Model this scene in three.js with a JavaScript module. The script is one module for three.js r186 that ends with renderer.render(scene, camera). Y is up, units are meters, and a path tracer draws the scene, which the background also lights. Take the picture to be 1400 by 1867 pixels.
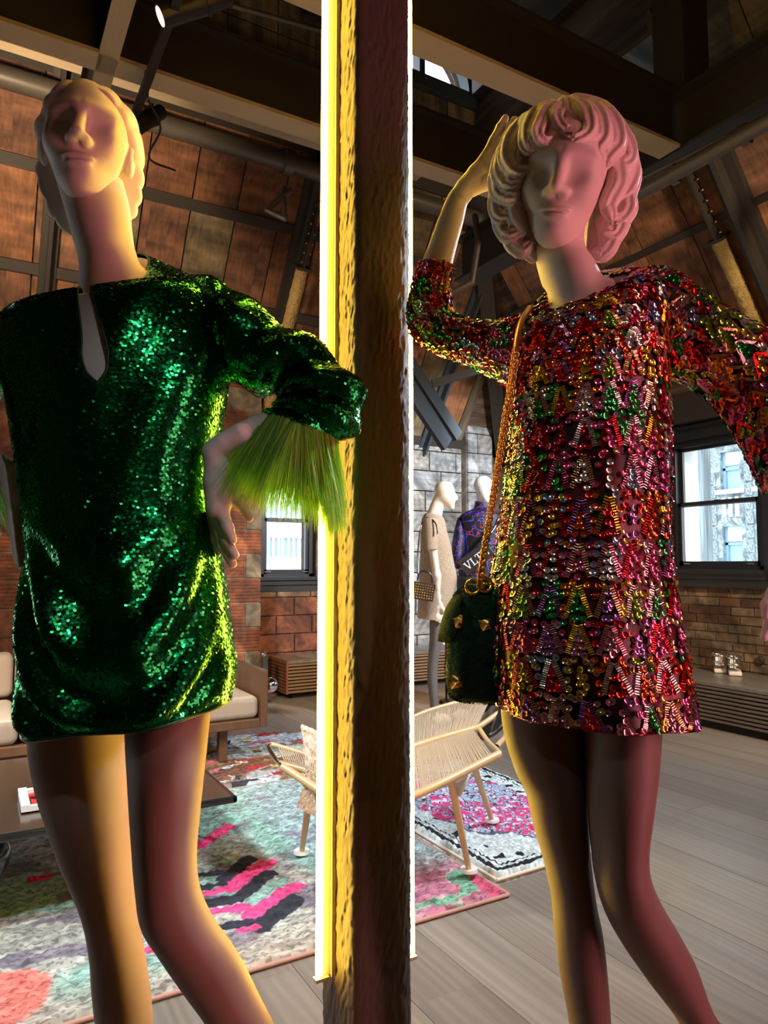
import * as THREE from 'three';
import { mergeGeometries } from 'three/addons/utils/BufferGeometryUtils.js';
import { RoundedBoxGeometry } from 'three/addons/geometries/RoundedBoxGeometry.js';
import { RectAreaLightUniformsLib } from 'three/addons/lights/RectAreaLightUniformsLib.js';

// ---------------------------------------------------------------- camera, sky, lights, exposure
// world axes follow the room: -z runs along the window wall, +x along the back wall; the camera is turned 30 degrees
const FPX = 1293, W = 1400, H = 1867, EYE = 1.3, YAW = Math.PI / 6, PITCH = Math.atan((1028 - 933.5) / FPX);
const scene = new THREE.Scene();
const camera = new THREE.PerspectiveCamera(2 * Math.atan(H / 2 / FPX) * 180 / Math.PI, W / H, 0.02, 200);
camera.rotation.order = 'YXZ';
camera.position.set(0, EYE, 0);
camera.rotation.set(PITCH, -YAW, 0);
scene.add(camera);
scene.background = new THREE.Color(0.80, 0.90, 1.0);
scene.backgroundIntensity = 4.8;
const renderer = new THREE.WebGLRenderer({ antialias: true });
renderer.toneMapping = THREE.LinearToneMapping;
renderer.toneMappingExposure = 1.1;
renderer.shadowMap.enabled = true;
RectAreaLightUniformsLib.init();
const YELLOW = new THREE.Color(1.0, 0.62, 0.06), PINK = new THREE.Color(1.0, 0.30, 0.35);
const GLOW = { yellow: 70, pink: 38 };                 // radiance of the LED strips
const SPOT = { warm: new THREE.Color(1.0, 0.74, 0.46), cool: new THREE.Color(0.86, 0.92, 1.0) };

// ---------------------------------------------------------------- small maths
function rng(seed) { let s = seed | 0; return () => { s = (s + 0x6d2b79f5) | 0; let t = Math.imul(s ^ (s >>> 15), 1 | s); t = (t + Math.imul(t ^ (t >>> 7), 61 | t)) ^ t; return ((t ^ (t >>> 14)) >>> 0) / 4294967296; }; }
const V = (x, y, z) => new THREE.Vector3(x, y, z);
const lerp = (a, b, t) => a + (b - a) * t, clamp = (x, a, b) => Math.min(b, Math.max(a, x));
const smooth = (a, b, x) => { const t = clamp((x - a) / (b - a), 0, 1); return t * t * (3 - 2 * t); };
function hash3(x, y, z) { let h = Math.imul(x, 374761393) + Math.imul(y, 668265263) + Math.imul(z, 1274126177); h = Math.imul(h ^ (h >>> 13), 1274126177); return ((h ^ (h >>> 16)) >>> 0) / 4294967296; }
function noise3(x, y, z) {
  const ix = Math.floor(x), iy = Math.floor(y), iz = Math.floor(z); let fx = x - ix, fy = y - iy, fz = z - iz;
  fx = fx * fx * (3 - 2 * fx); fy = fy * fy * (3 - 2 * fy); fz = fz * fz * (3 - 2 * fz);
  const c = (a, b, d) => hash3(ix + a, iy + b, iz + d);
  return lerp(lerp(lerp(c(0, 0, 0), c(1, 0, 0), fx), lerp(c(0, 1, 0), c(1, 1, 0), fx), fy), lerp(lerp(c(0, 0, 1), c(1, 0, 1), fx), lerp(c(0, 1, 1), c(1, 1, 1), fx), fy), fz);
}
const fbm = (x, y, z, n = 4) => { let s = 0, a = 0.5, t = 0; for (let i = 0; i < n; i++) { s += a * noise3(x, y, z); t += a; a *= 0.5; x *= 2.03; y *= 2.03; z *= 2.03; } return s / t; };

// the photograph's measurements: the ray of a pixel met at a depth, a height or a wall
const cy = Math.cos(YAW), sy = Math.sin(YAW), cp = Math.cos(PITCH), sp = Math.sin(PITCH);
function ray(px, py) {
  const x = (px - 700) / FPX, y = -(py - 933.5) / FPX, Y = cp * y + sp, Z = sp * y - cp;
  return [cy * x - sy * Z, Y, sy * x + cy * Z, -Z];
}
const P = (px, py, d) => { const r = ray(px, py), t = d / r[3]; return V(r[0] * t, EYE + r[1] * t, r[2] * t); };
const G = (px, py, h = 0) => { const r = ray(px, py), t = (h - EYE) / r[1]; return V(r[0] * t, h, r[2] * t); };
const XW = (px, py, x) => { const r = ray(px, py), t = x / r[0]; return V(x, EYE + r[1] * t, r[2] * t); };
const ZW = (px, py, z) => { const r = ray(px, py), t = z / r[2]; return V(r[0] * t, EYE + r[1] * t, z); };
const CR = V(cy, 0, sy), CF = V(sy, 0, -cy);           // the camera's right and level forward
const m2 = (px, d) => px * d / FPX;                     // pixels to metres at a depth

// ---------------------------------------------------------------- scene bookkeeping
const used = new Map();
function numbered(n) { const k = used.get(n) || 0; used.set(n, k + 1); return k ? n + '_' + String(k).padStart(3, '0') : n; }
function tag(o, label, category, group, kind) { if (label) o.userData.label = label; if (category) o.userData.category = category; if (group) o.userData.group = group; if (kind) o.userData.kind = kind; return o; }
function thing(name, label, category, pos = V(0, 0, 0), group) { const o = new THREE.Group(); o.name = numbered(name); o.position.copy(pos); o.updateMatrixWorld(true); scene.add(o); return tag(o, label, category, group); }
// a mesh made of geometry in world metres, under a parent that may stand anywhere
function part(name, geo, mat, parent, label, kind) {
  const g = Array.isArray(geo) ? merge(geo) : geo;
  const m = new THREE.Mesh(g, mat);
  if (parent && parent !== scene) { m.name = name; parent.updateWorldMatrix(true, false); const p = new THREE.Vector3().setFromMatrixPosition(parent.matrixWorld); m.position.copy(p).negate(); parent.add(m); m.updateMatrixWorld(true); } else { m.name = numbered(name); scene.add(m); }
  if (label) m.userData.label = label;
  if (kind) m.userData.kind = kind;
  return m;
}
// a mesh in its parent's own axes
function local(name, geo, mat, parent, pos, rot) { const m = new THREE.Mesh(Array.isArray(geo) ? merge(geo) : geo, mat); m.name = name; if (pos) m.position.copy(pos); if (rot) m.rotation.set(...rot); parent.add(m); return m; }
function struct(name, geo, mat) { const m = part(name, geo, mat); m.userData.kind = 'structure'; return m; }
function merge(list) {
  const out = list.map((g) => { const h = g.index ? g.toNonIndexed() : g.clone(); for (const k of Object.keys(h.attributes)) if (!['position', 'normal', 'uv'].includes(k)) h.deleteAttribute(k); if (!h.attributes.uv) h.setAttribute('uv', new THREE.BufferAttribute(new Float32Array(h.attributes.position.count * 2), 2)); return h; });
  return mergeGeometries(out);
}

// ---------------------------------------------------------------- geometry helpers
const box = (x0, x1, y0, y1, z0, z1) => new THREE.BoxGeometry(Math.abs(x1 - x0), Math.abs(y1 - y0), Math.abs(z1 - z0)).translate((x0 + x1) / 2, (y0 + y1) / 2, (z0 + z1) / 2);
const rbox = (x0, x1, y0, y1, z0, z1, r = 0.01, s = 2) => new RoundedBoxGeometry(Math.abs(x1 - x0), Math.abs(y1 - y0), Math.abs(z1 - z0), s, r).translate((x0 + x1) / 2, (y0 + y1) / 2, (z0 + z1) / 2);
// uv in metres on a box, by the face's own plane
function metric(g, k = 1, ox = 0, oy = 0) {
  if (g.index) g = g.toNonIndexed();
  const p = g.attributes.position, n = g.attributes.normal, uv = new Float32Array(p.count * 2);
  for (let i = 0; i < p.count; i++) {
    const ax = Math.abs(n.getX(i)), ay = Math.abs(n.getY(i)), az = Math.abs(n.getZ(i));
    const [a, b] = ay >= ax && ay >= az ? [p.getX(i), p.getZ(i)] : ax >= az ? [p.getZ(i), p.getY(i)] : [p.getX(i), p.getY(i)];
    uv[i * 2] = a * k + ox; uv[i * 2 + 1] = b * k + oy;
  }
  g.setAttribute('uv', new THREE.BufferAttribute(uv, 2));
  return g;
}
function bar(a, b, w, h = w, up = V(0, 1, 0)) {          // a square bar between two points
  const d = b.clone().sub(a), L = d.length(); d.normalize();
  const x = new THREE.Vector3().crossVectors(up, d); if (x.lengthSq() < 1e-6) x.set(1, 0, 0); x.normalize();
  const y = new THREE.Vector3().crossVectors(d, x);
  const g = new THREE.BoxGeometry(w, h, L);
  return g.applyMatrix4(new THREE.Matrix4().makeBasis(x, y, d).setPosition(a.clone().add(b).multiplyScalar(0.5)));
}
function rod(a, b, r, r2 = r, seg = 12) {                // a round rod between two points
  const d = b.clone().sub(a), L = d.length();
  const g = new THREE.CylinderGeometry(r2, r, L, seg);
  const q = new THREE.Quaternion().setFromUnitVectors(V(0, 1, 0), d.clone().normalize());
  return g.applyMatrix4(new THREE.Matrix4().compose(a.clone().add(b).multiplyScalar(0.5), q, V(1, 1, 1)));
}
const tube = (pts, r, n = 40, seg = 8, closed = false) => new THREE.TubeGeometry(new THREE.CatmullRomCurve3(pts, closed, 'catmullrom', 0.5), n, r, seg, closed);
function poly(pts, r, seg = 10) {                        // rods with ball joints along straight stretches
  const out = [];
  for (let i = 0; i + 1 < pts.length; i++) out.push(rod(pts[i], pts[i + 1], r, r, seg));
  for (const p of pts) out.push(new THREE.SphereGeometry(r, seg, 8).translate(p.x, p.y, p.z));
  return out;
}
function gridGeo(nu, nv, f, wrap = false) {              // f(u, v) -> Vector3, u across in [0,1], v along in [0,1]
  const pos = [], uv = [], idx = [];
  for (let j = 0; j <= nv; j++) for (let i = 0; i <= nu; i++) { const p = f(i / nu, j / nv); pos.push(p.x, p.y, p.z); uv.push(i / nu, j / nv); }
  for (let j = 0; j < nv; j++) for (let i = 0; i < nu; i++) { const a = j * (nu + 1) + i, b = a + 1, c = a + nu + 1, d = c + 1; idx.push(a, c, b, b, c, d); }
  const g = new THREE.BufferGeometry();
  g.setAttribute('position', new THREE.Float32BufferAttribute(pos, 3)); g.setAttribute('uv', new THREE.Float32BufferAttribute(uv, 2)); g.setIndex(idx);
  g.computeVertexNormals();
  if (wrap) { const n = g.attributes.normal; for (let j = 0; j <= nv; j++) { const a = j * (nu + 1), b = a + nu, s = V(n.getX(a) + n.getX(b), n.getY(a) + n.getY(b), n.getZ(a) + n.getZ(b)).normalize(); n.setXYZ(a, s.x, s.y, s.z); n.setXYZ(b, s.x, s.y, s.z); } }
  return g;
}
const cr = (a, b, c, d, t) => 0.5 * (2 * b + (c - a) * t + (2 * a - 5 * b + 4 * c - d) * t * t + (3 * b - a - 3 * c + d) * t * t * t);
// A loft through rungs: each rung is the silhouette's left and right pixel, half thickness in metres, depth, depth added at the right end, drop of the front
function loft(rungs, o = {}) {
  const n = rungs.length, R = rungs.map((r) => [r[0], r[1], r[2], r[3], r[4], r[5] ?? o.d, r[6] ?? 0, r[7] ?? 0]);
  const at = (v) => { const s = clamp(v, 0, 1) * (n - 1), i = Math.min(n - 2, Math.floor(s)), t = s - i, out = []; for (let k = 0; k < 8; k++) out.push(cr(R[Math.max(0, i - 1)][k], R[i][k], R[i + 1][k], R[Math.min(n - 1, i + 2)][k], t)); return out; };
  // centre and half width whose outline, seen from the eye, touches the two silhouette rays
  const fit = (f, r, L, Q) => {
    const tl = L.dot(CR) / L.dot(CF), tr = Q.dot(CR) / Q.dot(CF), cf = f.c.dot(CF), e = o.power ?? 1, q = V(0, 0, 0);
    for (let it = 0; it < 7; it++) {
      let lo = 9, hi = -9;
      for (let k = 0; k < 72; k++) { const c = Math.cos(k * Math.PI / 36), n = Math.sin(k * Math.PI / 36); q.copy(f.c).addScaledVector(f.a, Math.sign(c) * Math.abs(c) ** e).addScaledVector(f.b, Math.sign(n) * Math.abs(n) ** e); const t = q.dot(CR) / q.dot(CF); lo = Math.min(lo, t); hi = Math.max(hi, t); }
      f.a.multiplyScalar(clamp(1 + ((tr - tl) - (hi - lo)) * cf / (2 * f.a.length()), 0.3, 2)); f.c.addScaledVector(CR, ((tl + tr) - (lo + hi)) / 2 * cf);
    }
  };
  const e = o.power ?? 1, cache = new Map();
  const frame = (v) => { let f = cache.get(v); if (!f) { const r = at(v), L = P(r[0], r[1], r[5]), Q = P(r[2], r[3], r[5] + r[6]); f = { c: L.clone().add(Q).multiplyScalar(0.5), a: Q.clone().sub(L).multiplyScalar(0.5), b: CF.clone().multiplyScalar(r[4]).add(V(0, r[7], 0)) }; if (o.fit) fit(f, r, L, Q); cache.set(v, f); if (cache.size > 3000) cache.clear(); } return f; };
  const raw = (phi, v, grow = 0) => { const f = frame(v), c = Math.cos(phi), s = Math.sin(phi), C = Math.sign(c) * Math.abs(c) ** e, S = Math.sign(s) * Math.abs(s) ** e, la = f.a.length(), lb = f.b.length(); return f.c.clone().addScaledVector(f.a, C * (1 + grow / la)).addScaledVector(f.b, S * (1 + grow / lb)); };
  const pos = (phi, v) => raw(phi, v, o.disp ? o.disp(phi, v, raw) : 0);
  const normal = (phi, v) => { const h = 0.004, a = pos(phi + h * 4, v).sub(pos(phi - h * 4, v)), b = pos(phi, Math.min(1, v + h)).sub(pos(phi, Math.max(0, v - h))); const q = new THREE.Vector3().crossVectors(a, b).normalize(), f = frame(v); if (q.dot(pos(phi, v).sub(f.c)) < 0) q.negate(); return q; };
  const range = o.range ?? (() => [-Math.PI, Math.PI]);
  const geo = (nu = 64, nv = 90) => { const g = gridGeo(nu, nv, (u, v) => { const [a, b] = range(v); return pos(lerp(a, b, u), v); }, !o.range); return caps(g, nu, nv); };
  function caps(g, nu, nv) {
    if (!o.cap) return g;
    const list = [g];
    for (const v of o.cap === 'both' ? [0, 1] : [o.cap === 'start' ? 0 : 1]) { const f = frame(v); list.push(gridGeo(nu, 3, (u, t) => raw(lerp(-Math.PI, Math.PI, u), v).lerp(f.c, v ? t : 1 - t))); }
    return merge(list);
  }
  return { pos, normal, frame, geo, raw, at };
}
// surface nets over a signed distance field (negative inside)
function nets(f, lo, hi, cell) {
  const n = [0, 1, 2].map((k) => Math.ceil((hi.getComponent(k) - lo.getComponent(k)) / cell) + 1), [nx, ny, nz] = n;
  const F = new Float32Array(nx * ny * nz), at = (i, j, k) => i + nx * (j + ny * k);
  for (let k = 0; k < nz; k++) for (let j = 0; j < ny; j++) for (let i = 0; i < nx; i++) F[at(i, j, k)] = f(lo.x + i * cell, lo.y + j * cell, lo.z + k * cell);
  const id = new Int32Array(nx * ny * nz).fill(-1), pos = [], nor = [], idx = [];
  for (let k = 0; k + 1 < nz; k++) for (let j = 0; j + 1 < ny; j++) for (let i = 0; i + 1 < nx; i++) {
    let x = 0, y = 0, z = 0, c = 0, mask = 0; const v = [];
    for (let q = 0; q < 8; q++) { v[q] = F[at(i + (q & 1), j + ((q >> 1) & 1), k + (q >> 2))]; if (v[q] < 0) mask |= 1 << q; }
    if (mask === 0 || mask === 255) continue;
    for (let q = 0; q < 8; q++) for (const b of [1, 2, 4]) if (!(q & b)) { const r = q | b; if ((v[q] < 0) !== (v[r] < 0)) { const t = v[q] / (v[q] - v[r]); x += (q & 1) + (b === 1 ? t : 0); y += ((q >> 1) & 1) + (b === 2 ? t : 0); z += (q >> 2) + (b === 4 ? t : 0); c++; } }
    id[at(i, j, k)] = pos.length / 3;
    const X = lo.x + (i + x / c) * cell, Y = lo.y + (j + y / c) * cell, Z = lo.z + (k + z / c) * cell, e = cell * 0.6;
    pos.push(X, Y, Z);
    const N = V(f(X + e, Y, Z) - f(X - e, Y, Z), f(X, Y + e, Z) - f(X, Y - e, Z), f(X, Y, Z + e) - f(X, Y, Z - e)).normalize();
    nor.push(N.x, N.y, N.z);
  }
  const quad = (a, b, c, d, flip) => { if (a < 0 || b < 0 || c < 0 || d < 0) return; flip ? idx.push(a, c, b, a, d, c) : idx.push(a, b, c, a, c, d); };
  for (let k = 1; k + 1 < nz; k++) for (let j = 1; j + 1 < ny; j++) for (let i = 1; i + 1 < nx; i++) {
    const s = F[at(i, j, k)] < 0;
    if (s !== F[at(i + 1, j, k)] < 0) quad(id[at(i, j - 1, k - 1)], id[at(i, j, k - 1)], id[at(i, j, k)], id[at(i, j - 1, k)], !s);
    if (s !== F[at(i, j + 1, k)] < 0) quad(id[at(i - 1, j, k - 1)], id[at(i - 1, j, k)], id[at(i, j, k)], id[at(i, j, k - 1)], !s);
    if (s !== F[at(i, j, k + 1)] < 0) quad(id[at(i - 1, j - 1, k)], id[at(i, j - 1, k)], id[at(i, j, k)], id[at(i - 1, j, k)], !s);
  }
  const g = new THREE.BufferGeometry();
  g.setAttribute('position', new THREE.Float32BufferAttribute(pos, 3)); g.setAttribute('normal', new THREE.Float32BufferAttribute(nor, 3));
  g.setAttribute('uv', new THREE.BufferAttribute(new Float32Array(pos.length / 3 * 2), 2)); g.setIndex(idx);
  return g;
}
const smin = (a, b, k) => { const h = Math.max(k - Math.abs(a - b), 0) / k; return Math.min(a, b) - h * h * k * 0.25; };
const smax = (a, b, k) => -smin(-a, -b, k);
function capsule(x, y, z, a, b, ra, rb) {
  const dx = b.x - a.x, dy = b.y - a.y, dz = b.z - a.z, px = x - a.x, py = y - a.y, pz = z - a.z;
  const t = clamp((px * dx + py * dy + pz * dz) / (dx * dx + dy * dy + dz * dz + 1e-12), 0, 1);
  return Math.hypot(px - dx * t, py - dy * t, pz - dz * t) - lerp(ra, rb, t);
}
const ellipsoid = (x, y, z, cx, cy2, cz, rx, ry, rz) => { const a = (x - cx) / rx, b = (y - cy2) / ry, c = (z - cz) / rz, k0 = Math.hypot(a, b, c), k1 = Math.hypot(a / rx, b / ry, c / rz); return k1 < 1e-9 ? -Math.min(rx, ry, rz) : k0 * (k0 - 1) / k1; };
// limbs drawn as chains of [px, py, radius px, depth], joined smoothly into one surface
function chains(list, d0, k = 0.008, cell = 0.003) {
  const caps = [], lo = V(9, 9, 9), hi = V(-9, -9, -9);
  for (const ch of list) for (let i = 0; i < ch.length; i++) {
    const q = ch[i]; q.p = P(q[0], q[1], q[3] ?? d0); q.r = m2(q[2], q[3] ?? d0);
    lo.min(q.p.clone().addScalar(-q.r - 0.008)); hi.max(q.p.clone().addScalar(q.r + 0.008));
    if (i) caps.push([ch[i - 1].p, q.p, ch[i - 1].r, q.r]);
  }
  return nets((x, y, z) => { let s = 1e9; for (const c of caps) s = smin(s, capsule(x, y, z, ...c), k); return s; }, lo, hi, cell);
}
// ---------------------------------------------------------------- textures and materials
const S255 = (x) => Math.round(255 * clamp(x, 0, 1));
function tex(w, h, f, srgb = true, rx = 1, ry = 1) {     // f(u, v) -> [r, g, b] in 0..1
  const d = new Uint8Array(w * h * 4);
  for (let j = 0; j < h; j++) for (let i = 0; i < w; i++) { const c = f(i / w, j / h), o = (j * w + i) * 4; d[o] = S255(c[0]); d[o + 1] = S255(c[1]); d[o + 2] = S255(c[2]); d[o + 3] = 255; }
  const t = new THREE.DataTexture(d, w, h); t.wrapS = t.wrapT = THREE.RepeatWrapping; t.magFilter = THREE.LinearFilter; t.minFilter = THREE.LinearFilter; if (srgb) t.colorSpace = THREE.SRGBColorSpace; t.repeat.set(rx, ry); t.needsUpdate = true;
  return t;
}
// noise that repeats over the unit square
const tnoise = (u, v, n, z = 0, oct = 4) => { const a = u * 2 * Math.PI, b = v * 2 * Math.PI, r = n / (2 * Math.PI); let s = 0, w = 0.5, tot = 0; for (let i = 0; i < oct; i++) { const k = r * 2 ** i; s += w * noise3(Math.cos(a) * k + 31 + z, Math.sin(a) * k + 17 + Math.cos(b) * k, Math.sin(b) * k + 57 + z); tot += w; w *= 0.5; } return s / tot; };
const grey = (f) => (u, v) => { const x = f(u, v); return [x, x, x]; };
const mottle = tex(256, 256, grey((u, v) => 0.62 + 0.75 * (tnoise(u, v, 5, 3) - 0.5) + 0.35 * (tnoise(u, v, 26, 9, 2) - 0.5)));
const streak = tex(256, 256, grey((u, v) => 0.72 + 0.8 * (fbm(Math.cos(u * 6.283) * 3.2 + 9, Math.sin(u * 6.283) * 3.2 + 4, v * 1.4, 4) - 0.5) + 0.3 * (tnoise(u, v, 30, 2, 2) - 0.5)));
const rough = tex(256, 256, grey((u, v) => tnoise(u, v, 12, 1, 5)), false);
const grain = tex(256, 512, grey((u, v) => 0.84 + 0.16 * (fbm(u * 22, v * 2.2, 3, 4) - 0.5) + 0.14 * (fbm(u * 3, v * 1.5, 9, 3) - 0.5) + 0.025 * Math.sin((u * 9 + 3 * fbm(u * 3, v * 2, 8, 3)) * 6.283)));
const weave = tex(128, 128, grey((u, v) => 0.5 + 0.25 * Math.sin(u * 6.283 * 32) + 0.25 * Math.sin(v * 6.283 * 32)), false);
const M = {};
const std = (c, r = 0.7, m = 0, o = {}) => new THREE.MeshStandardMaterial({ color: new THREE.Color().setRGB(...c), roughness: r, metalness: m, ...o });
const rep = (t, x, y = x) => { const c = t.clone(); c.repeat.set(x, y); c.needsUpdate = true; return c; };
M.skin = std([0.80, 0.70, 0.62], 0.55);
M.skinBack = std([0.78, 0.66, 0.52], 0.55);
M.hair = std([0.80, 0.69, 0.62], 0.6);
M.tightsTan = std([0.30, 0.195, 0.145], 0.62, 0, { });
M.tightsDark = std([0.185, 0.125, 0.105], 0.6);
M.tightsGrey = std([0.13, 0.115, 0.11], 0.6);
M.steel = std([0.030, 0.024, 0.020], 0.55, 0.25, { bumpMap: rough, bumpScale: 0.002 });
M.steelBlue = std([0.035, 0.045, 0.055], 0.5, 0.2);
M.flange = std([0.34, 0.26, 0.165], 0.6, 0.0, { bumpMap: rough, bumpScale: 0.002 });
M.pipe = std([0.10, 0.085, 0.07], 0.42, 0.35);
M.blackMetal = std([0.018, 0.014, 0.014], 0.38, 0.4);
M.frameBlack = std([0.012, 0.014, 0.018], 0.35, 0.1);
M.chrome = std([0.75, 0.77, 0.80], 0.12, 1);
M.silver = std([0.80, 0.80, 0.80], 0.2, 1);
M.gold = std([0.95, 0.60, 0.16], 0.25, 1);
M.bronze = std([0.62, 0.36, 0.10], 0.28, 1);
M.alu = std([0.80, 0.76, 0.70], 0.5, 0.0);
M.spray = std([0.46, 0.31, 0.11], 0.45, 0.1, { bumpMap: rep(rough, 3, 14), bumpScale: 0.03 });
M.terra = [[0.30, 0.115, 0.045], [0.25, 0.10, 0.042], [0.33, 0.14, 0.06], [0.22, 0.095, 0.05], [0.27, 0.13, 0.075]].map((c) => std(c, 0.85, 0, { map: streak, bumpMap: rough, bumpScale: 0.004 }));
M.panel = [[0.20, 0.145, 0.075], [0.17, 0.125, 0.07], [0.23, 0.155, 0.08]].map((c) => std(c, 0.85, 0, { map: streak }));
M.mortar = std([0.34, 0.27, 0.20], 0.95, 0, { map: mottle });
M.mortarDark = std([0.17, 0.10, 0.06], 0.95, 0, { map: mottle });
M.redTile = [[0.36, 0.115, 0.055], [0.31, 0.10, 0.05], [0.40, 0.13, 0.06]].map((c) => std(c, 0.85, 0, { map: mottle, bumpMap: rough, bumpScale: 0.003 }));
M.quoin = [[0.30, 0.245, 0.18], [0.26, 0.21, 0.155]].map((c) => std(c, 0.9, 0, { map: mottle }));
M.blocks = [[0.43, 0.43, 0.42], [0.40, 0.38, 0.35], [0.46, 0.47, 0.47], [0.36, 0.33, 0.29]].map((c) => std(c, 0.9, 0, { map: mottle, bumpMap: rough, bumpScale: 0.006 }));
M.brick = [[0.29, 0.135, 0.075], [0.34, 0.23, 0.15], [0.25, 0.115, 0.07], [0.37, 0.27, 0.19], [0.30, 0.19, 0.12]].map((c) => std(c, 0.92, 0, { map: mottle, bumpMap: rough, bumpScale: 0.004 }));
M.plank = [[0.30, 0.255, 0.21], [0.325, 0.28, 0.235], [0.275, 0.235, 0.195], [0.315, 0.26, 0.205]].map((c, i) => { const g = rep(grain, 3, 0.5); g.offset.set(i * 0.27, i * 0.31); return std(c, 0.30, 0, { map: g }); });
M.oakRed = std([0.25, 0.085, 0.035], 0.5, 0, { map: grain });
M.walnut = std([0.17, 0.085, 0.042], 0.42, 0, { map: grain });
M.slat = std([0.15, 0.115, 0.095], 0.5, 0, { map: grain });
M.benchTop = std([0.22, 0.20, 0.18], 0.35, 0, { map: grain });
M.slatLight = std([0.30, 0.19, 0.11], 0.5, 0, { map: grain });
M.dark = std([0.010, 0.009, 0.009], 0.8);
M.linen = std([0.60, 0.50, 0.40], 0.92, 0, { bumpMap: rep(weave, 8), bumpScale: 0.002 });
M.glossBlack = new THREE.MeshPhysicalMaterial({ color: new THREE.Color().setRGB(0.008, 0.012, 0.014), roughness: 0.12, clearcoat: 1, clearcoatRoughness: 0.05 });
M.leather = new THREE.MeshPhysicalMaterial({ color: new THREE.Color().setRGB(0.012, 0.016, 0.018), roughness: 0.28, clearcoat: 0.6, clearcoatRoughness: 0.2 });
M.tableTop = new THREE.MeshPhysicalMaterial({ color: new THREE.Color().setRGB(0.10, 0.065, 0.04), roughness: 0.2, map: grain, clearcoat: 0.6, clearcoatRoughness: 0.1 });
M.white = std([0.75, 0.74, 0.74], 0.5);
M.red = std([0.50, 0.03, 0.025], 0.5);
M.rope = std([0.46, 0.35, 0.23], 0.85);
M.chairTube = std([0.66, 0.46, 0.24], 0.35, 0.2);
M.sheepskin = std([0.72, 0.62, 0.50], 0.95);
M.glass = new THREE.MeshPhysicalMaterial({ color: 0xffffff, roughness: 0.02, transmission: 1, thickness: 0, ior: 1.45 });
M.velvet = new THREE.MeshPhysicalMaterial({ color: new THREE.Color().setRGB(0.006, 0.045, 0.022), roughness: 0.9, sheen: 0.6, sheenColor: new THREE.Color().setRGB(0.02, 0.10, 0.05), sheenRoughness: 0.5, bumpMap: rep(rough, 6), bumpScale: 0.006 });
M.plaster = std([0.10, 0.072, 0.058], 0.62, 0, { });
// ---------------------------------------------------------------- the room: floor, walls, roof
const XR = 5.8, ZB = -7.0, XL = -3.2, ZF = 2.6, EAVE = 2.7, SLOPE = 1.4, TOP = 5.2, LID = 6.4;
const roofZ = (y) => ZB + (y - EAVE) / SLOPE, roofX = (y) => XR - (y - EAVE) / SLOPE;
{
  const floor = struct('floor', box(XL, XR + 0.3, -0.2, -0.02, ZB - 0.3, ZF), M.dark);
  const r = rng(11), w = 0.235;
  for (let i = 0, x = -0.7; x < 5.75; x += w, i++) {
    for (let z = ZB + 0.1 - r() * 1.8; z < -0.2; z += 2.3) {
      const z0 = Math.max(z, ZB), z1 = Math.min(z + 2.3, 0);
      if (z1 - z0 < 0.2) continue;
      part('plank', metric(box(x + 0.0012, x + w - 0.0012, -0.02, -0.0006 * r(), z0 + 0.0012, z1 - 0.0012), 1, r(), r()), M.plank[Math.floor(r() * 4)], floor);
    }
  }
  part('sub_floor', box(XL, -0.7, -0.02, 0, ZB, ZF), M.plank[0], floor);
  part('sub_floor', box(-0.7, XR, -0.02, 0, 0, ZF), M.plank[1], floor);
}
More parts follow.
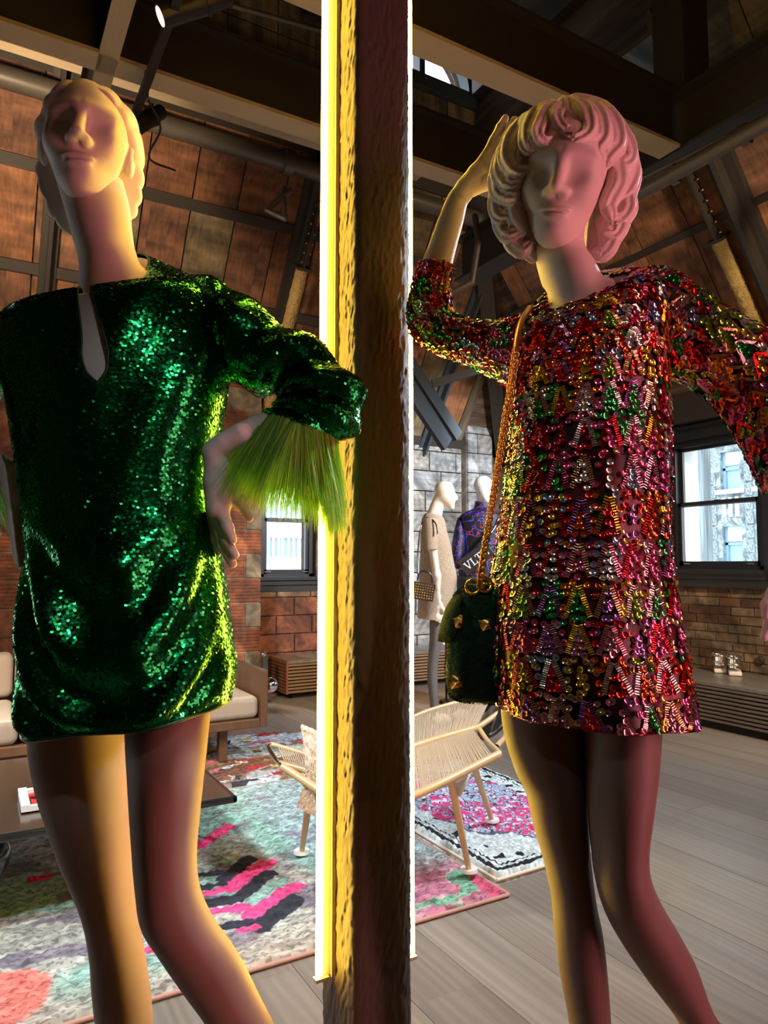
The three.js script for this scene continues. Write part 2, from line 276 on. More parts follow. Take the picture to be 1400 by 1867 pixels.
// pieces set in courses on a wall: put(u0, u1, y0, y1) draws one piece
function courses(u0, u1, y0, y1, h, wd, gap, r, put, jitter = 0.12) {
  let row = 0;
  for (let y = y0; y < y1 - 0.02; y += h, row++) {
    let u = u0 - (row % 2 ? wd * 0.5 : 0) - r() * 0.05;
    while (u < u1 - 0.01) {
      const ww = wd * (1 + (r() - 0.5) * jitter), a = Math.max(u, u0), b = Math.min(u + ww, u1);
      if (b - a > 0.03) put(a + gap / 2, b - gap / 2, y + gap / 2, Math.min(y + h, y1) - gap / 2, r);
      u += ww;
    }
  }
}
{
  // back wall: a thick chest with an opening for window_1, a red tile pier on its left, pale blocks on its right
  const q0 = ZW(475, 1100, -6.55).x, wl = ZW(476, 1025, ZB).x, wr = wl + 0.62, sill = 1.16, head = 2.35;
  const back = struct('wall_back', [box(XL, wl, 0, EAVE + 0.1, ZB - 0.4, ZB), box(wr, XR + 0.4, 0, EAVE + 0.1, ZB - 0.4, ZB), box(wl, wr, 0, sill, ZB - 0.4, ZB), box(wl, wr, head, EAVE + 0.1, ZB - 0.4, ZB)].map((g) => metric(g)), M.mortarDark);
  part('pier_core', metric(box(XL, q0 - 0.012, 0, EAVE + 0.3, ZB, -6.56)), M.mortar, back);
  const r = rng(5);
  // ribbed red tiles on the pier, with pale stones toothed into its right edge
  const ribbed = (a, b, y0, y1) => { const out = []; const n = Math.max(3, Math.round((y1 - y0) / 0.032)); out.push(box(a, b, y0, y1, -6.58, -6.556)); for (let i = 0; i < n; i++) { const y = lerp(y0, y1, (i + 0.5) / n); out.push(box(a, b, y - 0.009, y + 0.009, -6.556, -6.549)); } return metric(merge(out)); };
  const hh = 0.232;
  for (let i = 0, y = 0; y < 2.7; y += hh, i++) {
    const tooth = i % 2 === 1;
    if (tooth) part('stone', metric(box(q0 - 0.15, q0, y + 0.008, y + hh - 0.008, -6.64, -6.546)), M.quoin[i % 3 ? 0 : 1], back);
    let x = tooth ? q0 - 0.162 : q0 - 0.004, first = true;
    while (x > -0.35) { const wd = first ? 0.30 + 0.2 * r() : 0.38 + 0.08 * r(); first = false; part('tile', r() < 0.75 ? ribbed(x - wd + 0.008, x, y + 0.006, y + hh - 0.006) : metric(box(x - wd + 0.008, x, y + 0.006, y + hh - 0.006, -6.58, -6.551)), M.redTile[Math.floor(r() * 3)], back); x -= wd; }
  }
  courses(wl - 0.03, wr + 0.9, 0.0, sill - 0.0, 0.19, 0.40, 0.016, r, (a, b, y0, y1) => part('tile', metric(box(a, b, y0, y1, ZB, ZB + 0.018)), y1 > 0.95 ? M.brick[[1, 3, 4][Math.floor(r() * 3)]] : M.redTile[Math.floor(r() * 3)], back));
  // whitewashed hollow blocks right of the column, taller on a pilaster
  const block = (z) => (a, b, y0, y1) => { const out = [box(a, b, y0, y1, z, z + 0.03)]; const n = 4; for (let i = 0; i < n; i++) { const y = lerp(y0, y1, (i + 0.5) / n); out.push(box(a + 0.004, b - 0.004, y - 0.014, y + 0.012, z + 0.03, z + 0.034)); } part('stone', metric(merge(out)), M.blocks[Math.floor(r() * 4)], back); };
  courses(4.25, 5.12, 0.0, EAVE + 0.05, 0.24, 0.40, 0.014, r, block(ZB));
  part('pilaster_core', metric(box(5.12, 5.52, 0, 3.10, ZB, ZB + 0.12)), M.mortar, back);
  courses(5.12, 5.50, 0.0, 3.08, 0.24, 0.38, 0.012, r, block(ZB + 0.12), 0.02);
  // a sash window in the opening
  window3('window_1', wl, wr, sill, head, 'z', ZB - 0.12);
}
function window3(name, a, b, y0, y1, axis, at) {         // a one-over-one sash in a dark frame; axis is the wall's normal
  const s = axis === 'z' ? 1 : -1;                       // towards the room
  const B = (u0, u1, v0, v1, d0, d1) => (axis === 'z' ? box(u0, u1, v0, v1, at + d0 * s, at + d1 * s) : box(at + d0 * s, at + d1 * s, v0, v1, u0, u1));
  const g = new THREE.Group(); g.name = name; g.userData.kind = 'structure'; scene.add(g);
  const f = 0.055, mid = (y0 + y1) / 2 + 0.005;
  part('window_frame', [B(a, a + f, y0, y1, -0.05, 0.06), B(b - f, b, y0, y1, -0.05, 0.06), B(a, b, y1 - f, y1, -0.05, 0.06), B(a, b, y0, y0 + 0.035, -0.05, 0.06)], M.frameBlack, g);
  for (const [v0, v1, d] of [[mid - 0.015, y1 - f, -0.03], [y0 + 0.035, mid + 0.02, 0.008]]) {
    const sash = part('sash', [B(a + f, a + f + 0.035, v0, v1, d, d + 0.03), B(b - f - 0.035, b - f, v0, v1, d, d + 0.03), B(a + f, b - f, v1 - 0.03, v1, d, d + 0.03), B(a + f, b - f, v0, v0 + 0.045, d, d + 0.03)], M.frameBlack, g);
    part('pane', B(a + f + 0.03, b - f - 0.03, v0 + 0.04, v1 - 0.025, d + 0.012, d + 0.016), M.glass, sash);
  }
  part('sash_lock', B((a + b) / 2 - 0.03, (a + b) / 2 + 0.03, mid + 0.018, mid + 0.03, 0.0, 0.035), M.frameBlack, g);
  for (const t of [0.16, 0.84]) part('sash_lift', B(lerp(a, b, t) - 0.035, lerp(a, b, t) + 0.035, y0 + 0.052, y0 + 0.062, 0.036, 0.055), M.silver, g);
  part('window_sill', [B(a - 0.06, b + 0.06, y0 - 0.03, y0 + 0.005, -0.02, 0.20), B(a - 0.05, b + 0.05, y0 - 0.08, y0 - 0.03, 0.10, 0.17), B(a - 0.05, b + 0.05, y0 - 0.15, y0 - 0.085, 0.10, 0.145)], M.frameBlack, g);
  part('window_trim', [B(a - 0.07, a, y0, y1, 0.06, 0.10), B(b, b + 0.07, y0, y1, 0.06, 0.10), B(a - 0.09, b + 0.09, y1, y1 + 0.10, 0.06, 0.11), B(a - 0.10, b + 0.10, y1 + 0.10, y1 + 0.13, 0.06, 0.16)], M.frameBlack, g);
  return g;
}
{
  // the window wall on the right, brick below the sill
  const t = XW(1222, 819, XR), b = XW(1385, 1038, XR), a0 = t.z - 0.02, a1 = b.z + 0.05, sill = b.y - 0.01, head = t.y + 0.05;
  const holes = [[a0, a1], [-3.0, -2.1]], pz = [ZB - 0.4]; for (const h of holes) pz.push(...h); pz.push(ZF);
  const walls = [box(XR, XR + 0.4, 0, sill, ZB - 0.4, ZF), box(XR, XR + 0.4, head, EAVE + 0.1, ZB - 0.4, ZF)];
  for (let i = 0; i < pz.length; i += 2) walls.push(box(XR, XR + 0.4, sill, head, pz[i], pz[i + 1]));
  const right = struct('wall_right', walls.map((g) => metric(g)), M.mortar);
  const r = rng(8);
  courses(-5.1, -3.1, 0.3, sill - 0.02, 0.078, 0.215, 0.011, r, (u0, u1, y0, y1) => { const x = XR - 0.006 - 0.012 * r(); const dark = y0 > 0.72 && y0 < 0.95 && r() < 0.75; part('brick', metric(box(x, XR + 0.05, y0, y1, u0, u1)), dark ? M.brick[r() < 0.5 ? 0 : 2] : M.brick[[1, 3, 4, 3, 1, 0][Math.floor(r() * 6)]], right); });
  part('outer_reveal', [box(XR + 0.13, XR + 0.402, sill, head, a0, a0 + 0.02), box(XR + 0.13, XR + 0.402, sill, head, a1 - 0.02, a1)], std([0.62, 0.66, 0.63], 0.8), right, 'pale stone reveal outside the sash');
  part('wall_ring', [new THREE.TorusGeometry(0.03, 0.007, 8, 20).rotateY(Math.PI / 2).translate(XR - 0.03, XW(1391, 1203, XR).y, XW(1391, 1203, XR).z)], M.steel, right);
  holes.forEach((h, i) => window3('window_' + (i + 2), h[0], h[1], sill, head, 'x', XR + 0.08));
  struct('trim_1', [box(XR - 0.16, XR, head + 0.15, EAVE + 0.16, ZB, ZF)], M.steel);
}
{
  // left and front walls, out of the photograph, with the windows whose light falls in from the left
  const wl = [[-6.4, -4.4]], y0 = 0.7, y1 = 2.5;
  const g = [box(XL - 0.3, XL, 0, y0, ZB - 0.4, ZF), box(XL - 0.3, XL, y1, LID + 0.2, ZB - 0.4, ZF)];
  let z = ZB - 0.4; for (const h of [...wl, [ZF, ZF]]) { g.push(box(XL - 0.3, XL, y0, y1, z, h[0])); z = h[1]; }
  struct('wall_left', g.map((q) => metric(q)), M.mortar);
  wl.forEach((h, i) => { const w = new THREE.Group(); w.name = 'window_' + (i + 5); w.userData.kind = 'structure'; scene.add(w); part('window_frame', [box(XL - 0.2, XL - 0.12, y0, y1, h[0], h[0] + 0.06), box(XL - 0.2, XL - 0.12, y0, y1, h[1] - 0.06, h[1]), box(XL - 0.2, XL - 0.12, y0, y0 + 0.06, h[0], h[1]), box(XL - 0.2, XL - 0.12, y1 - 0.06, y1, h[0], h[1])], M.frameBlack, w); part('pane', box(XL - 0.165, XL - 0.16, y0 + 0.06, y1 - 0.06, h[0] + 0.06, h[1] - 0.06), M.glass, w); });
  struct('wall_front', metric(box(XL - 0.3, XR + 0.4, 0, LID + 0.2, ZF, ZF + 0.3)), M.mortar);
}
// ---------------------------------------------------------------- the attic roof: book tiles between steel rafters and purlins
const lunette = (() => {
  const z = roofZ(TOP), c = ZW(768, 146, z), e = ZW(853, 177, z);
  return { z, x: c.x, y: (c.y + e.y) / 2, r: e.x - c.x };
})();
{
  const r = rng(22), k = Math.hypot(1, SLOPE), ny = 1 / k, nz = SLOPE / k;            // slope unit lengths
  const slopeBack = (y, out = 0) => V(0, y - out * ny, roofZ(y) + out * nz), slopeRight = (y, out = 0) => V(roofX(y) - out * nz, y - out * ny, 0);
  // a slab on a slope between two heights: 'back' spans x, 'right' spans z; out is how far it stands into the room
  const slab = (side, y0, y1, a, b, o0, o1) => {
    const q = (y, u, o) => { if (side === 'back') { const p = slopeBack(y, o); p.x = u; return p; } const p = slopeRight(y, o); p.z = u; return p; };
    const c = [q(y0, a, o0), q(y0, b, o0), q(y1, b, o0), q(y1, a, o0), q(y0, a, o1), q(y0, b, o1), q(y1, b, o1), q(y1, a, o1)];
    const f = [[0, 1, 2, 3], [4, 7, 6, 5], [0, 4, 5, 1], [1, 5, 6, 2], [2, 6, 7, 3], [3, 7, 4, 0]], pos = [], uv = [];
    const w = Math.abs(b - a), h = Math.abs(y1 - y0) * 1.2, ou = r(), ov = r(), U = [[0, 0], [w, 0], [w, h], [0, h]];
    for (const s of f) for (const i of [0, 1, 2, 0, 2, 3]) { pos.push(c[s[i]].x, c[s[i]].y, c[s[i]].z); uv.push(U[i][0] + ou, U[i][1] + ov); }
    const g = new THREE.BufferGeometry(); g.setAttribute('position', new THREE.Float32BufferAttribute(pos, 3)); g.setAttribute('uv', new THREE.Float32BufferAttribute(uv, 2)); g.computeVertexNormals(); return g;
  };
  const hipX = (y) => roofX(y);                          // where the two slopes meet: x = roofX(y), z = roofZ(y)
  const L = lunette;
  const wallTop = (x0, x1, y0, y1) => metric(box(x0, x1, y0, y1, L.z - 0.2, L.z));
  // clerestory wall above the back slope with a hole for the half-round window
  const shape = new THREE.Shape(); shape.moveTo(XL, TOP - 0.1); shape.lineTo(XR, TOP - 0.1); shape.lineTo(XR, LID); shape.lineTo(XL, LID); shape.closePath();
  const hole = new THREE.Path(); hole.moveTo(L.x - L.r, L.y); hole.absarc(L.x, L.y, L.r, Math.PI, 0, true); hole.closePath(); shape.holes.push(hole);
  const cler = new THREE.ExtrudeGeometry(shape, { depth: 0.2, bevelEnabled: false, curveSegments: 24 }).translate(0, 0, L.z - 0.2);
  const ceil = struct('ceiling', [slab('back', EAVE - 0.1, TOP, XL, XR + 0.3, -0.14, -0.03), slab('right', EAVE - 0.1, TOP, ZB - 0.3, ZF, -0.14, -0.03), box(roofX(TOP), roofX(TOP) + 0.2, TOP - 0.1, LID, L.z - 0.2, ZF), cler, metric(box(XL - 0.3, XR, LID, LID + 0.15, L.z - 0.2, ZF + 0.3))], M.mortarDark);
  const purlins = [[2.72, 2.80], [3.666, 3.738], [4.297, 4.372], [4.86, 4.94]];
  const rafters = [-0.9, 0.37, 2.41, 4.50];
  // tiles of the back slope, one column at a time
  const skyLitTint = std([0.26, 0.36, 0.44], 0.7, 0, { map: mottle });  // bluish sky light on the upper right slope, painted into the tile colour
  const bands = [[2.80, 3.666], [3.738, 4.297], [4.372, 4.86], [4.94, TOP]];
  for (const [y0, y1] of bands) {
    let x = 0.33 - 0.39;
    while (x < 5.6) {
      const wd = 0.385, lim = hipX(y1) - 0.02;
      if (x + 0.05 < lim) part('tile', slab('back', y0, y1, x + 0.006, Math.min(x + wd - 0.006, lim), -0.04, 0.004 * r()), r() < 0.85 ? M.terra[Math.floor(r() * 5)] : M.panel[0], ceil);
      x += wd + 0.002;
    }
  }
  for (const [y0, y1] of [[3.03, 3.94], [3.99, 4.62], [4.70, 5.2]]) for (let z = -6.3; z < 0; z += 0.46) { const lim = roofZ(y1) + 0.02; if (z + 0.4 > lim) part('tile', slab('right', y0, y1, Math.max(z, lim), z + 0.45, -0.04, 0.004 * r()), y0 > 4.65 ? (z > -3.7 && z < -3.2 ? skyLitTint : M.panel[Math.floor(r() * 3)]) : M.terra[Math.floor(r() * 5)], ceil); }
  // tan tiles on the clerestory either side of the window
  for (let x = -0.1; x < 4.0; x += 0.42) for (const [y0, y1] of [[TOP + 0.02, TOP + 0.42], [TOP + 0.44, LID - 0.1]]) { if (y1 > L.y - 0.1 && x + 0.42 > L.x - L.r - 0.12 && x < L.x + L.r + 0.12) continue; part('tile', metric(box(x + 0.006, x + 0.414, y0, y1, L.z, L.z + 0.02)), M.panel[Math.floor(r() * 3)], ceil); }
  for (let x = 0.4; x < 3.4; x += 0.62) for (let z = -4.6; z < -0.3; z += 0.62) part('panel', metric(box(x + 0.02, x + 0.60, LID - 0.03, LID, z + 0.02, z + 0.60)), M.panel[Math.floor(r() * 3)], ceil);
  // the half-round window
  const win = new THREE.Group(); win.name = 'window_8'; win.userData.kind = 'structure'; scene.add(win);
  const arc = (ri, ro) => { const s = new THREE.Shape(); s.absarc(L.x, L.y, ro, 0, Math.PI, false); s.lineTo(L.x - ri, L.y); s.absarc(L.x, L.y, ri, Math.PI, 0, true); s.closePath(); return s; };
  part('window_frame', [new THREE.ExtrudeGeometry(arc(L.r - 0.03, L.r + 0.05), { depth: 0.12, bevelEnabled: false, curveSegments: 24 }).translate(0, 0, L.z - 0.06), box(L.x - L.r - 0.08, L.x + L.r + 0.12, L.y - 0.12, L.y, L.z - 0.06, L.z + 0.08)], M.steelBlue, win);
  part('mullion', box(L.x - 0.03, L.x + 0.03, L.y, L.y + L.r, L.z - 0.10, L.z + 0.02), M.steelBlue, win);
  const half = new THREE.Shape(); half.absarc(L.x, L.y, L.r - 0.02, 0, Math.PI, false); half.closePath();
  part('pane', new THREE.ExtrudeGeometry(half, { depth: 0.006, bevelEnabled: false, curveSegments: 24 }).translate(0, 0, L.z - 0.13), M.glass, win);
  // purlins and rafters
  for (const [y0, y1] of purlins) struct('purlin', slab('back', y0, y1, -1.2, hipX(y0), -0.02, 0.035), M.steel);
  for (const [y0, y1] of [[3.945, 3.99], [4.62, 4.70], [5.12, 5.2]]) struct('purlin', slab('right', y0, y1, roofZ(y0), -0.2, -0.02, 0.035), M.steel);
  for (const x of rafters) struct('rafter', [slab('back', EAVE - 0.05, TOP + 0.05, x, x + 0.13, 0, 0.045), slab('back', EAVE - 0.05, TOP + 0.05, x + 0.05, x + 0.08, 0.045, 0.13)], x > 4 ? M.steelBlue : M.steel);
  for (const z of [-2.98, -1.6]) struct('rafter', [slab('right', EAVE, TOP, z - 0.22, z - 0.02, 0, 0.06), slab('right', EAVE, TOP, z - 0.14, z - 0.10, 0.06, 0.16)], M.steel);
  { // hip rafter in the corner, and the big blue jack rafter under the back slope
    const a = V(roofX(2.75) - 0.05, 2.72, roofZ(2.75) + 0.05), b = V(roofX(5.1) - 0.05, 5.05, roofZ(5.1) + 0.05);
    struct('hip_rafter', bar(a, b, 0.16, 0.2), M.steel);
    const p = P(742, 665, 6.3), q = P(828, 797, 6.75);
    const u = p.clone().lerp(q, -0.6); struct('jack_rafter', [bar(u, q, 0.14, 0.12), bar(u.clone().add(V(-0.08, -0.05, 0.03)), q.clone().add(V(-0.08, -0.05, 0.03)), 0.05, 0.26)], M.steelBlue);
    const s0 = P(788, 700, 6.45), s1 = P(880, 673, 6.45); struct('purlin', bar(s0, s1, 0.05, 0.07), M.steelBlue);
  }
  // fire-sprayed struts: rough sleeves on bolted plates, one by each slope
  const strut = (a, b, c, label) => {
    const t = thing('steel_strut', label, 'strut', c.clone());
    const d = c.clone().sub(b).normalize(), side = new THREE.Vector3().crossVectors(d, V(0, 1, 0)).normalize();
    const L2 = c.distanceTo(b), q = new THREE.Quaternion().setFromUnitVectors(V(0, 1, 0), d);
    const sl = gridGeo(40, 160, (u, v) => { const phi = u * 2 * Math.PI, k2 = 0.052 + 0.014 * (noise3(Math.cos(phi) * 6, Math.sin(phi) * 6, v * L2 * 70) - 0.4) + 0.006 * noise3(Math.cos(phi) * 3 + 9, Math.sin(phi) * 3, v * L2 * 40); return V(Math.cos(phi) * k2, v * L2, Math.sin(phi) * k2).applyQuaternion(q).add(b); }, true);
    part('fireproof_sleeve', sl, M.spray, t);
    part('plate', [bar(a, b, 0.085, 0.02, side), bar(b.clone().addScaledVector(d, -0.012), b.clone().addScaledVector(d, 0.012), 0.14, 0.14)], M.steel, t);
    for (let i = 0; i < 6; i++) { const p = a.clone().lerp(b, 0.1 + 0.16 * i); for (const s of [-1, 1]) part('rivet', new THREE.SphereGeometry(0.011, 8, 6).translate(p.x + side.x * 0.028 * s, p.y - 0.014, p.z + side.z * 0.028 * s + 0.016), M.bronze, t); }
  };
  const sb = (y, x, o) => { const p = slopeBack(y, o); p.x = x; return p; }, sr = (y, z, o) => { const p = slopeRight(y, o); p.z = z; return p; };
  strut(sb(4.55, 2.49, 0.24), sb(4.12, 2.49, 0.24), sb(2.74, 2.49, 0.2), 'rough fire-sprayed steel strut rising along the brick roof left of the column');
  strut(sr(4.30, -3.31, 0.10), sr(3.86, -3.31, 0.10), sr(2.86, -3.31, 0.06), 'rough fire-sprayed steel strut above the window by the raised hand side, right of the wig');
  // main beams: I sections, lower flanges in a paler colour except on one
  const ibeamX = (x0, x1, z, y0, y1, w) => struct('beam', [box(x0, x1, y0 + 0.02, y1, z - 0.02, z + 0.02), box(x0, x1, y1 - 0.02, y1, z - w / 2, z + w / 2)], M.steel).add(Object.assign(new THREE.Mesh(box(x0, x1, y0, y0 + 0.02, z - w / 2, z + w / 2), M.flange), { name: 'lower_flange' }));
  const ibeamZ = (x, z0, z1, y0, y1, w, under = M.flange) => struct('beam', [box(x - 0.02, x + 0.02, y0 + 0.02, y1, z0, z1), box(x - w / 2, x + w / 2, y1 - 0.02, y1, z0, z1)], M.steel).add(Object.assign(new THREE.Mesh(box(x - w / 2, x + w / 2, y0, y0 + 0.02, z0, z1), under), { name: 'lower_flange' }));
  ibeamX(-3, 3.05, -3.345, 3.6, 3.94, 0.13);
  ibeamX(0.5, 3.3, -2.51, 3.6, 3.95, 0.14);
  ibeamX(-3, 3.0, -4.62, 4.4, 4.66, 0.12);
  ibeamZ(0.45, -4.6, ZF, 3.6, 3.94, 0.085);
  ibeamZ(3.42, -4.6, ZF, 3.6, 3.95, 0.20, M.steel);
  struct('post', box(3.30, 3.52, 3.95, 6.4, -2.6, -2.4), M.steel);
  // joists under the flat ceiling
  for (const z of [-3.9, -2.9, -1.7]) struct('joist', box(0.4, 4.0, 5.9, 6.1, z - 0.05, z + 0.05), M.steel);
  for (const x of [1.2, 2.2, 3.95]) struct('joist', box(x - 0.05, x + 0.05, 5.7, 5.9, -5.1, 0), M.steel);
}
// pipes along the slopes
{
  const pipe = (pts, r, label, extra = []) => { const t = thing('sprinkler_pipe', label, 'pipe', pts[0].clone()); part('pipe_run', poly(pts, r, 12), M.pipe, t); for (const c of extra) part('coupling', rod(c[0], c[1], r * 1.35, r * 1.35, 12), M.pipe, t); return t; };
  const y = 4.60, z = roofZ(4.6) + 0.22;
  const p0 = ZW(-20, 205, z), p1 = ZW(1000, 470, z);
  p0.y = p1.y = 4.66; p0.z = p1.z = roofZ(4.66) + 0.24;
  const at = (x) => V(x, p0.y, p0.z);
  pipe([at(-1.5), at(4.15)], 0.078, 'dark steel pipe running level across the back roof slope', [[at(2.12), at(2.2)], [at(4.35), at(4.42)]]);
  const j = at(2.30), a = P(487, 383, 5.2), b = P(519, 399, 5.2), c = P(512, 360, 5.2);
  pipe([P(528, 348, 5.25), a, P(500, 390, 5.2), b, P(516, 345, 5.25)], 0.022, 'small bent grey pipe elbow hanging under the roof left of the column');
  pipe([P(866, 395, 5.2), P(872, 440, 5.1), P(860, 515, 5.1), P(815, 538, 5.1)], 0.024, 'thin dark drop pipe bending behind the raised forearm');
  pipe([P(1130, 372, 3.9), P(1430, 205, 3.2)], 0.040, 'thick dark pipe slanting up to the right behind the wig', [[P(1222, 322, 3.68), P(1235, 315, 3.65)], [P(1350, 250, 3.38), P(1365, 242, 3.35)]]);
  pipe([P(1150, 335, 4.0), P(1420, 200, 3.4)], 0.010, 'thin lit conduit just above the slanting dark pipe', []);
  pipe([P(350, -10, 4.9), P(600, 60, 5.2)], 0.02, 'thin conduit on the tan tiles at the top left of the column', []);
}
// ---------------------------------------------------------------- the street outside the windows
{
  const wallPale = std([0.60, 0.74, 0.78], 0.9, 0, { map: mottle }), trimM = std([0.66, 0.68, 0.66], 0.85), frameM = std([0.22, 0.38, 0.50], 0.5), glassM = std([0.28, 0.46, 0.56], 0.5), shade = std([0.72, 0.76, 0.78], 0.8);
  // the brick facade across the street, seen through the sash window on the right
  const X = 15, t = thing('office_building', 'pale brick office building across the street, seen through the right-hand sash window', 'building', V(X, 0, -9));
  const at = (px, py) => XW(px, py, X), zl = (px) => at(px, 950).z, yl = (py) => at(1330, py).y;
  const floorH = yl(835) - yl(972), bay = zl(1391) - zl(1322), w0 = zl(1316), ww = zl(1352) - w0, sillY = yl(1030), winH = yl(960) - sillY;
  const holes = [];
  for (let i = -5; i < 5; i++) for (let k = -1; k < 4; k++) holes.push([w0 + i * bay, sillY + k * floorH]);
  const sh = new THREE.Shape(); const z0 = w0 - 5.4 * bay, z1 = w0 + 5.4 * bay; sh.moveTo(-z0, -6); sh.lineTo(-z1, -6); sh.lineTo(-z1, 14); sh.lineTo(-z0, 14); sh.closePath();
  for (const [z, y] of holes) { const h = new THREE.Path(); h.moveTo(-z, y); h.lineTo(-z, y + winH); h.lineTo(-z - ww, y + winH); h.lineTo(-z - ww, y); h.closePath(); sh.holes.push(h); }
  const r = rng(3);
  const wall = part('wall', new THREE.ExtrudeGeometry(sh, { depth: 0.4, bevelEnabled: false }).rotateY(Math.PI / 2).translate(X, 0, 0), wallPale, t);
  for (const [z, y] of holes) {
    const w = part('window', [box(X + 0.1, X + 0.2, y, y + winH, z, z + 0.07), box(X + 0.1, X + 0.2, y, y + winH, z + ww - 0.07, z + ww), box(X + 0.1, X + 0.2, y + winH * 0.52, y + winH * 0.52 + 0.06, z, z + ww)], frameM, t);
    part('pane', box(X + 0.15, X + 0.17, y, y + winH, z, z + ww), glassM, w);
    if (r() < 0.7) part('blind', box(X + 0.11, X + 0.13, y + winH * lerp(0.45, 0.8, r()), y + winH, z + 0.06, z + ww - 0.06), shade, w);
    part('sill', box(X - 0.10, X + 0.1, y - 0.10, y, z - 0.1, z + ww + 0.1), trimM, t);
    for (let k = 0; k < 3; k++) part('spandrel_panel', box(X - 0.04, X + 0.02, y - floorH + winH + 0.22, y - 0.18, z + ww * (k / 3) + 0.04, z + ww * ((k + 1) / 3) - 0.04), trimM, t);
  }
  for (let y = -5.5, n = 0; y < 13 && n < 280; y += 0.32) for (let i = -5; i < 5; i++) { const z = w0 + i * bay + ww + 0.12, e = bay - ww - 0.24; if (e > 0.1) { part('brick', box(X - 0.02 - 0.02 * r(), X + 0.02, y + 0.02, y + 0.30, z, z + e), wallPale, t); n++; } }
  // the pale corner of this building itself, beside the window
  const c0 = XW(1243, 930, 6.9), c1 = XW(1277, 930, 6.9);
  const c = thing('stone_pier', 'smooth pale stone pier just outside the right-hand sash window', 'pier', V(7, 0, c0.z));
  part('shaft', box(6.6, 7.2, -2, 6, c0.z - 1.2, c1.z - 0.12), trimM, c); part('edge_moulding', box(6.7, 7.1, -2, 6, c1.z - 0.12, c1.z), wallPale, c);
  // the tower seen through the back window
  const Z = -26, u = thing('white_tower', 'white tower with narrow upright window strips, seen through the small back window', 'building', V(9, 0, Z));
  const tw = std([0.80, 0.82, 0.82], 0.8), tg = std([0.25, 0.42, 0.52], 0.3), q = (px, py) => ZW(px, py, Z);
  const fh = q(520, 932).y - q(520, 1000).y, y0 = q(520, 1016).y, hs = q(520, 992).y - y0 > 0 ? (q(520, 992).y - y0) : 1, step = q(501, 990).x - q(483, 990).x;
  part('wall', box(q(440, 990).x, q(640, 990).x, -14, 16, Z - 6, Z - 0.15), tw, u);
  part('wall', box(q(430, 990).x, q(440, 990).x, -14, 16, Z - 6, Z), tw, u);
  for (let k = -2; k < 8; k++) {
    const yy = y0 + k * fh;
    part('spandrel', box(q(430, 990).x, q(650, 990).x, yy + fh * 0.52, yy + fh, Z - 0.2, Z), tw, u);
    for (let i = 0; i < 16; i++) { const x = q(484, 990).x + (i - 4) * step * 0.52; part('window_strip', box(x, x + step * 0.16, yy, yy + fh * 0.52, Z - 0.16, Z - 0.1), tg, u); if (i % 4 !== 3) part('mullion', box(x + step * 0.2, x + step * 0.46, yy, yy + fh * 0.52, Z - 0.16, Z - 0.04), tw, u); }
  }
  const g = struct('ground', box(-30, 40, -14.2, -14, -40, 30), std([0.3, 0.3, 0.3], 0.9));
}
// ---------------------------------------------------------------- low slatted benches along the walls
function bench(label, x0, x1, z0, z1, top, front, mats) {
  const t = thing('slatted_bench', label, 'bench', V((x0 + x1) / 2, 0, (z0 + z1) / 2), 'low slatted benches along the walls');
  part('bench_top', metric(rbox(x0, x1, top - 0.03, top, z0, z1, 0.004)), mats.top, t);
  part('plinth', box(x0 + 0.07, x1 - 0.07, 0, 0.06, z0 + 0.07, z1 - 0.07), M.dark, t);
  part('case', box(x0 + 0.02, x1 - 0.02, 0.06, top - 0.03, z0 + 0.02, z1 - 0.02), M.dark, t);
  const n = 9, h = (top - 0.03 - 0.055) / n;
  for (let i = 0; i < n; i++) { const y = 0.055 + i * h; part('slat', front === 'z' ? rbox(x0, x1, y + h * 0.18, y + h * 0.82, z1 - 0.022, z1, 0.004, 1) : rbox(x0, x0 + 0.022, y + h * 0.18, y + h * 0.82, z0, z1, 0.004, 1), mats.slat, t); }
  return t;
}
{
  const b = bench('low oak bench with horizontal slats by the brick wall under the small back window', 2.65, 5.08, -6.90, -6.42, 0.37, 'z', { top: M.benchTop, slat: M.slatLight });
  part('end_panel', metric(box(2.63, 2.65, 0.055, 0.37, -6.90, -6.42)), M.oakRed, b, 'reddish oak end panel');
  for (let i = 0; i < 9; i++) part('groove', box(2.626, 2.63, 0.075 + i * 0.032, 0.082 + i * 0.032, -6.91, -6.44), M.dark, b);
  bench('long dark slatted bench under the right-hand window with silver boots on top', 5.08, 5.78, -5.6, -3.12, 0.365, 'x', { top: M.benchTop, slat: M.slat });
}
// silver ankle boots on the long bench
{
  const boot = (px, py, label) => {
    const p = G(px, py, 0.366), t = thing('silver_boot', label, 'boot', p, 'silver boots on the bench');
    t.rotation.y = 2.2;
    const b = (x0, x1, y0, y1, z0, z1, rr) => rbox(x0, x1, y0, y1, z0, z1, rr, 2);
    local('sole', b(-0.05, 0.05, 0, 0.035, -0.09, 0.10, 0.012), M.white, t);
    local('upper', [new THREE.SphereGeometry(0.052, 14, 10).scale(0.95, 0.8, 1.3).translate(0, 0.065, 0.035), new THREE.CylinderGeometry(0.042, 0.050, 0.10, 14).translate(0, 0.115, -0.035)], M.silver, t);
    for (let i = 0; i < 2; i++) local('strap', [new THREE.TorusGeometry(0.046, 0.011, 8, 18).rotateX(Math.PI / 2).translate(0, 0.09 + i * 0.055, -0.035), new THREE.BoxGeometry(0.03, 0.025, 0.012).translate(0.01, 0.09 + i * 0.055, 0.018)], M.silver, t);
    local('buckle', [new THREE.TorusGeometry(0.014, 0.004, 6, 12).translate(0.045, 0.15, -0.02)], M.chrome, t);
  };
  boot(1313, 1225, 'chunky silver strapped boot standing nearer the dress on the long bench');
  boot(1340, 1230, 'chunky silver strapped boot standing nearer the bench end on the right');
}
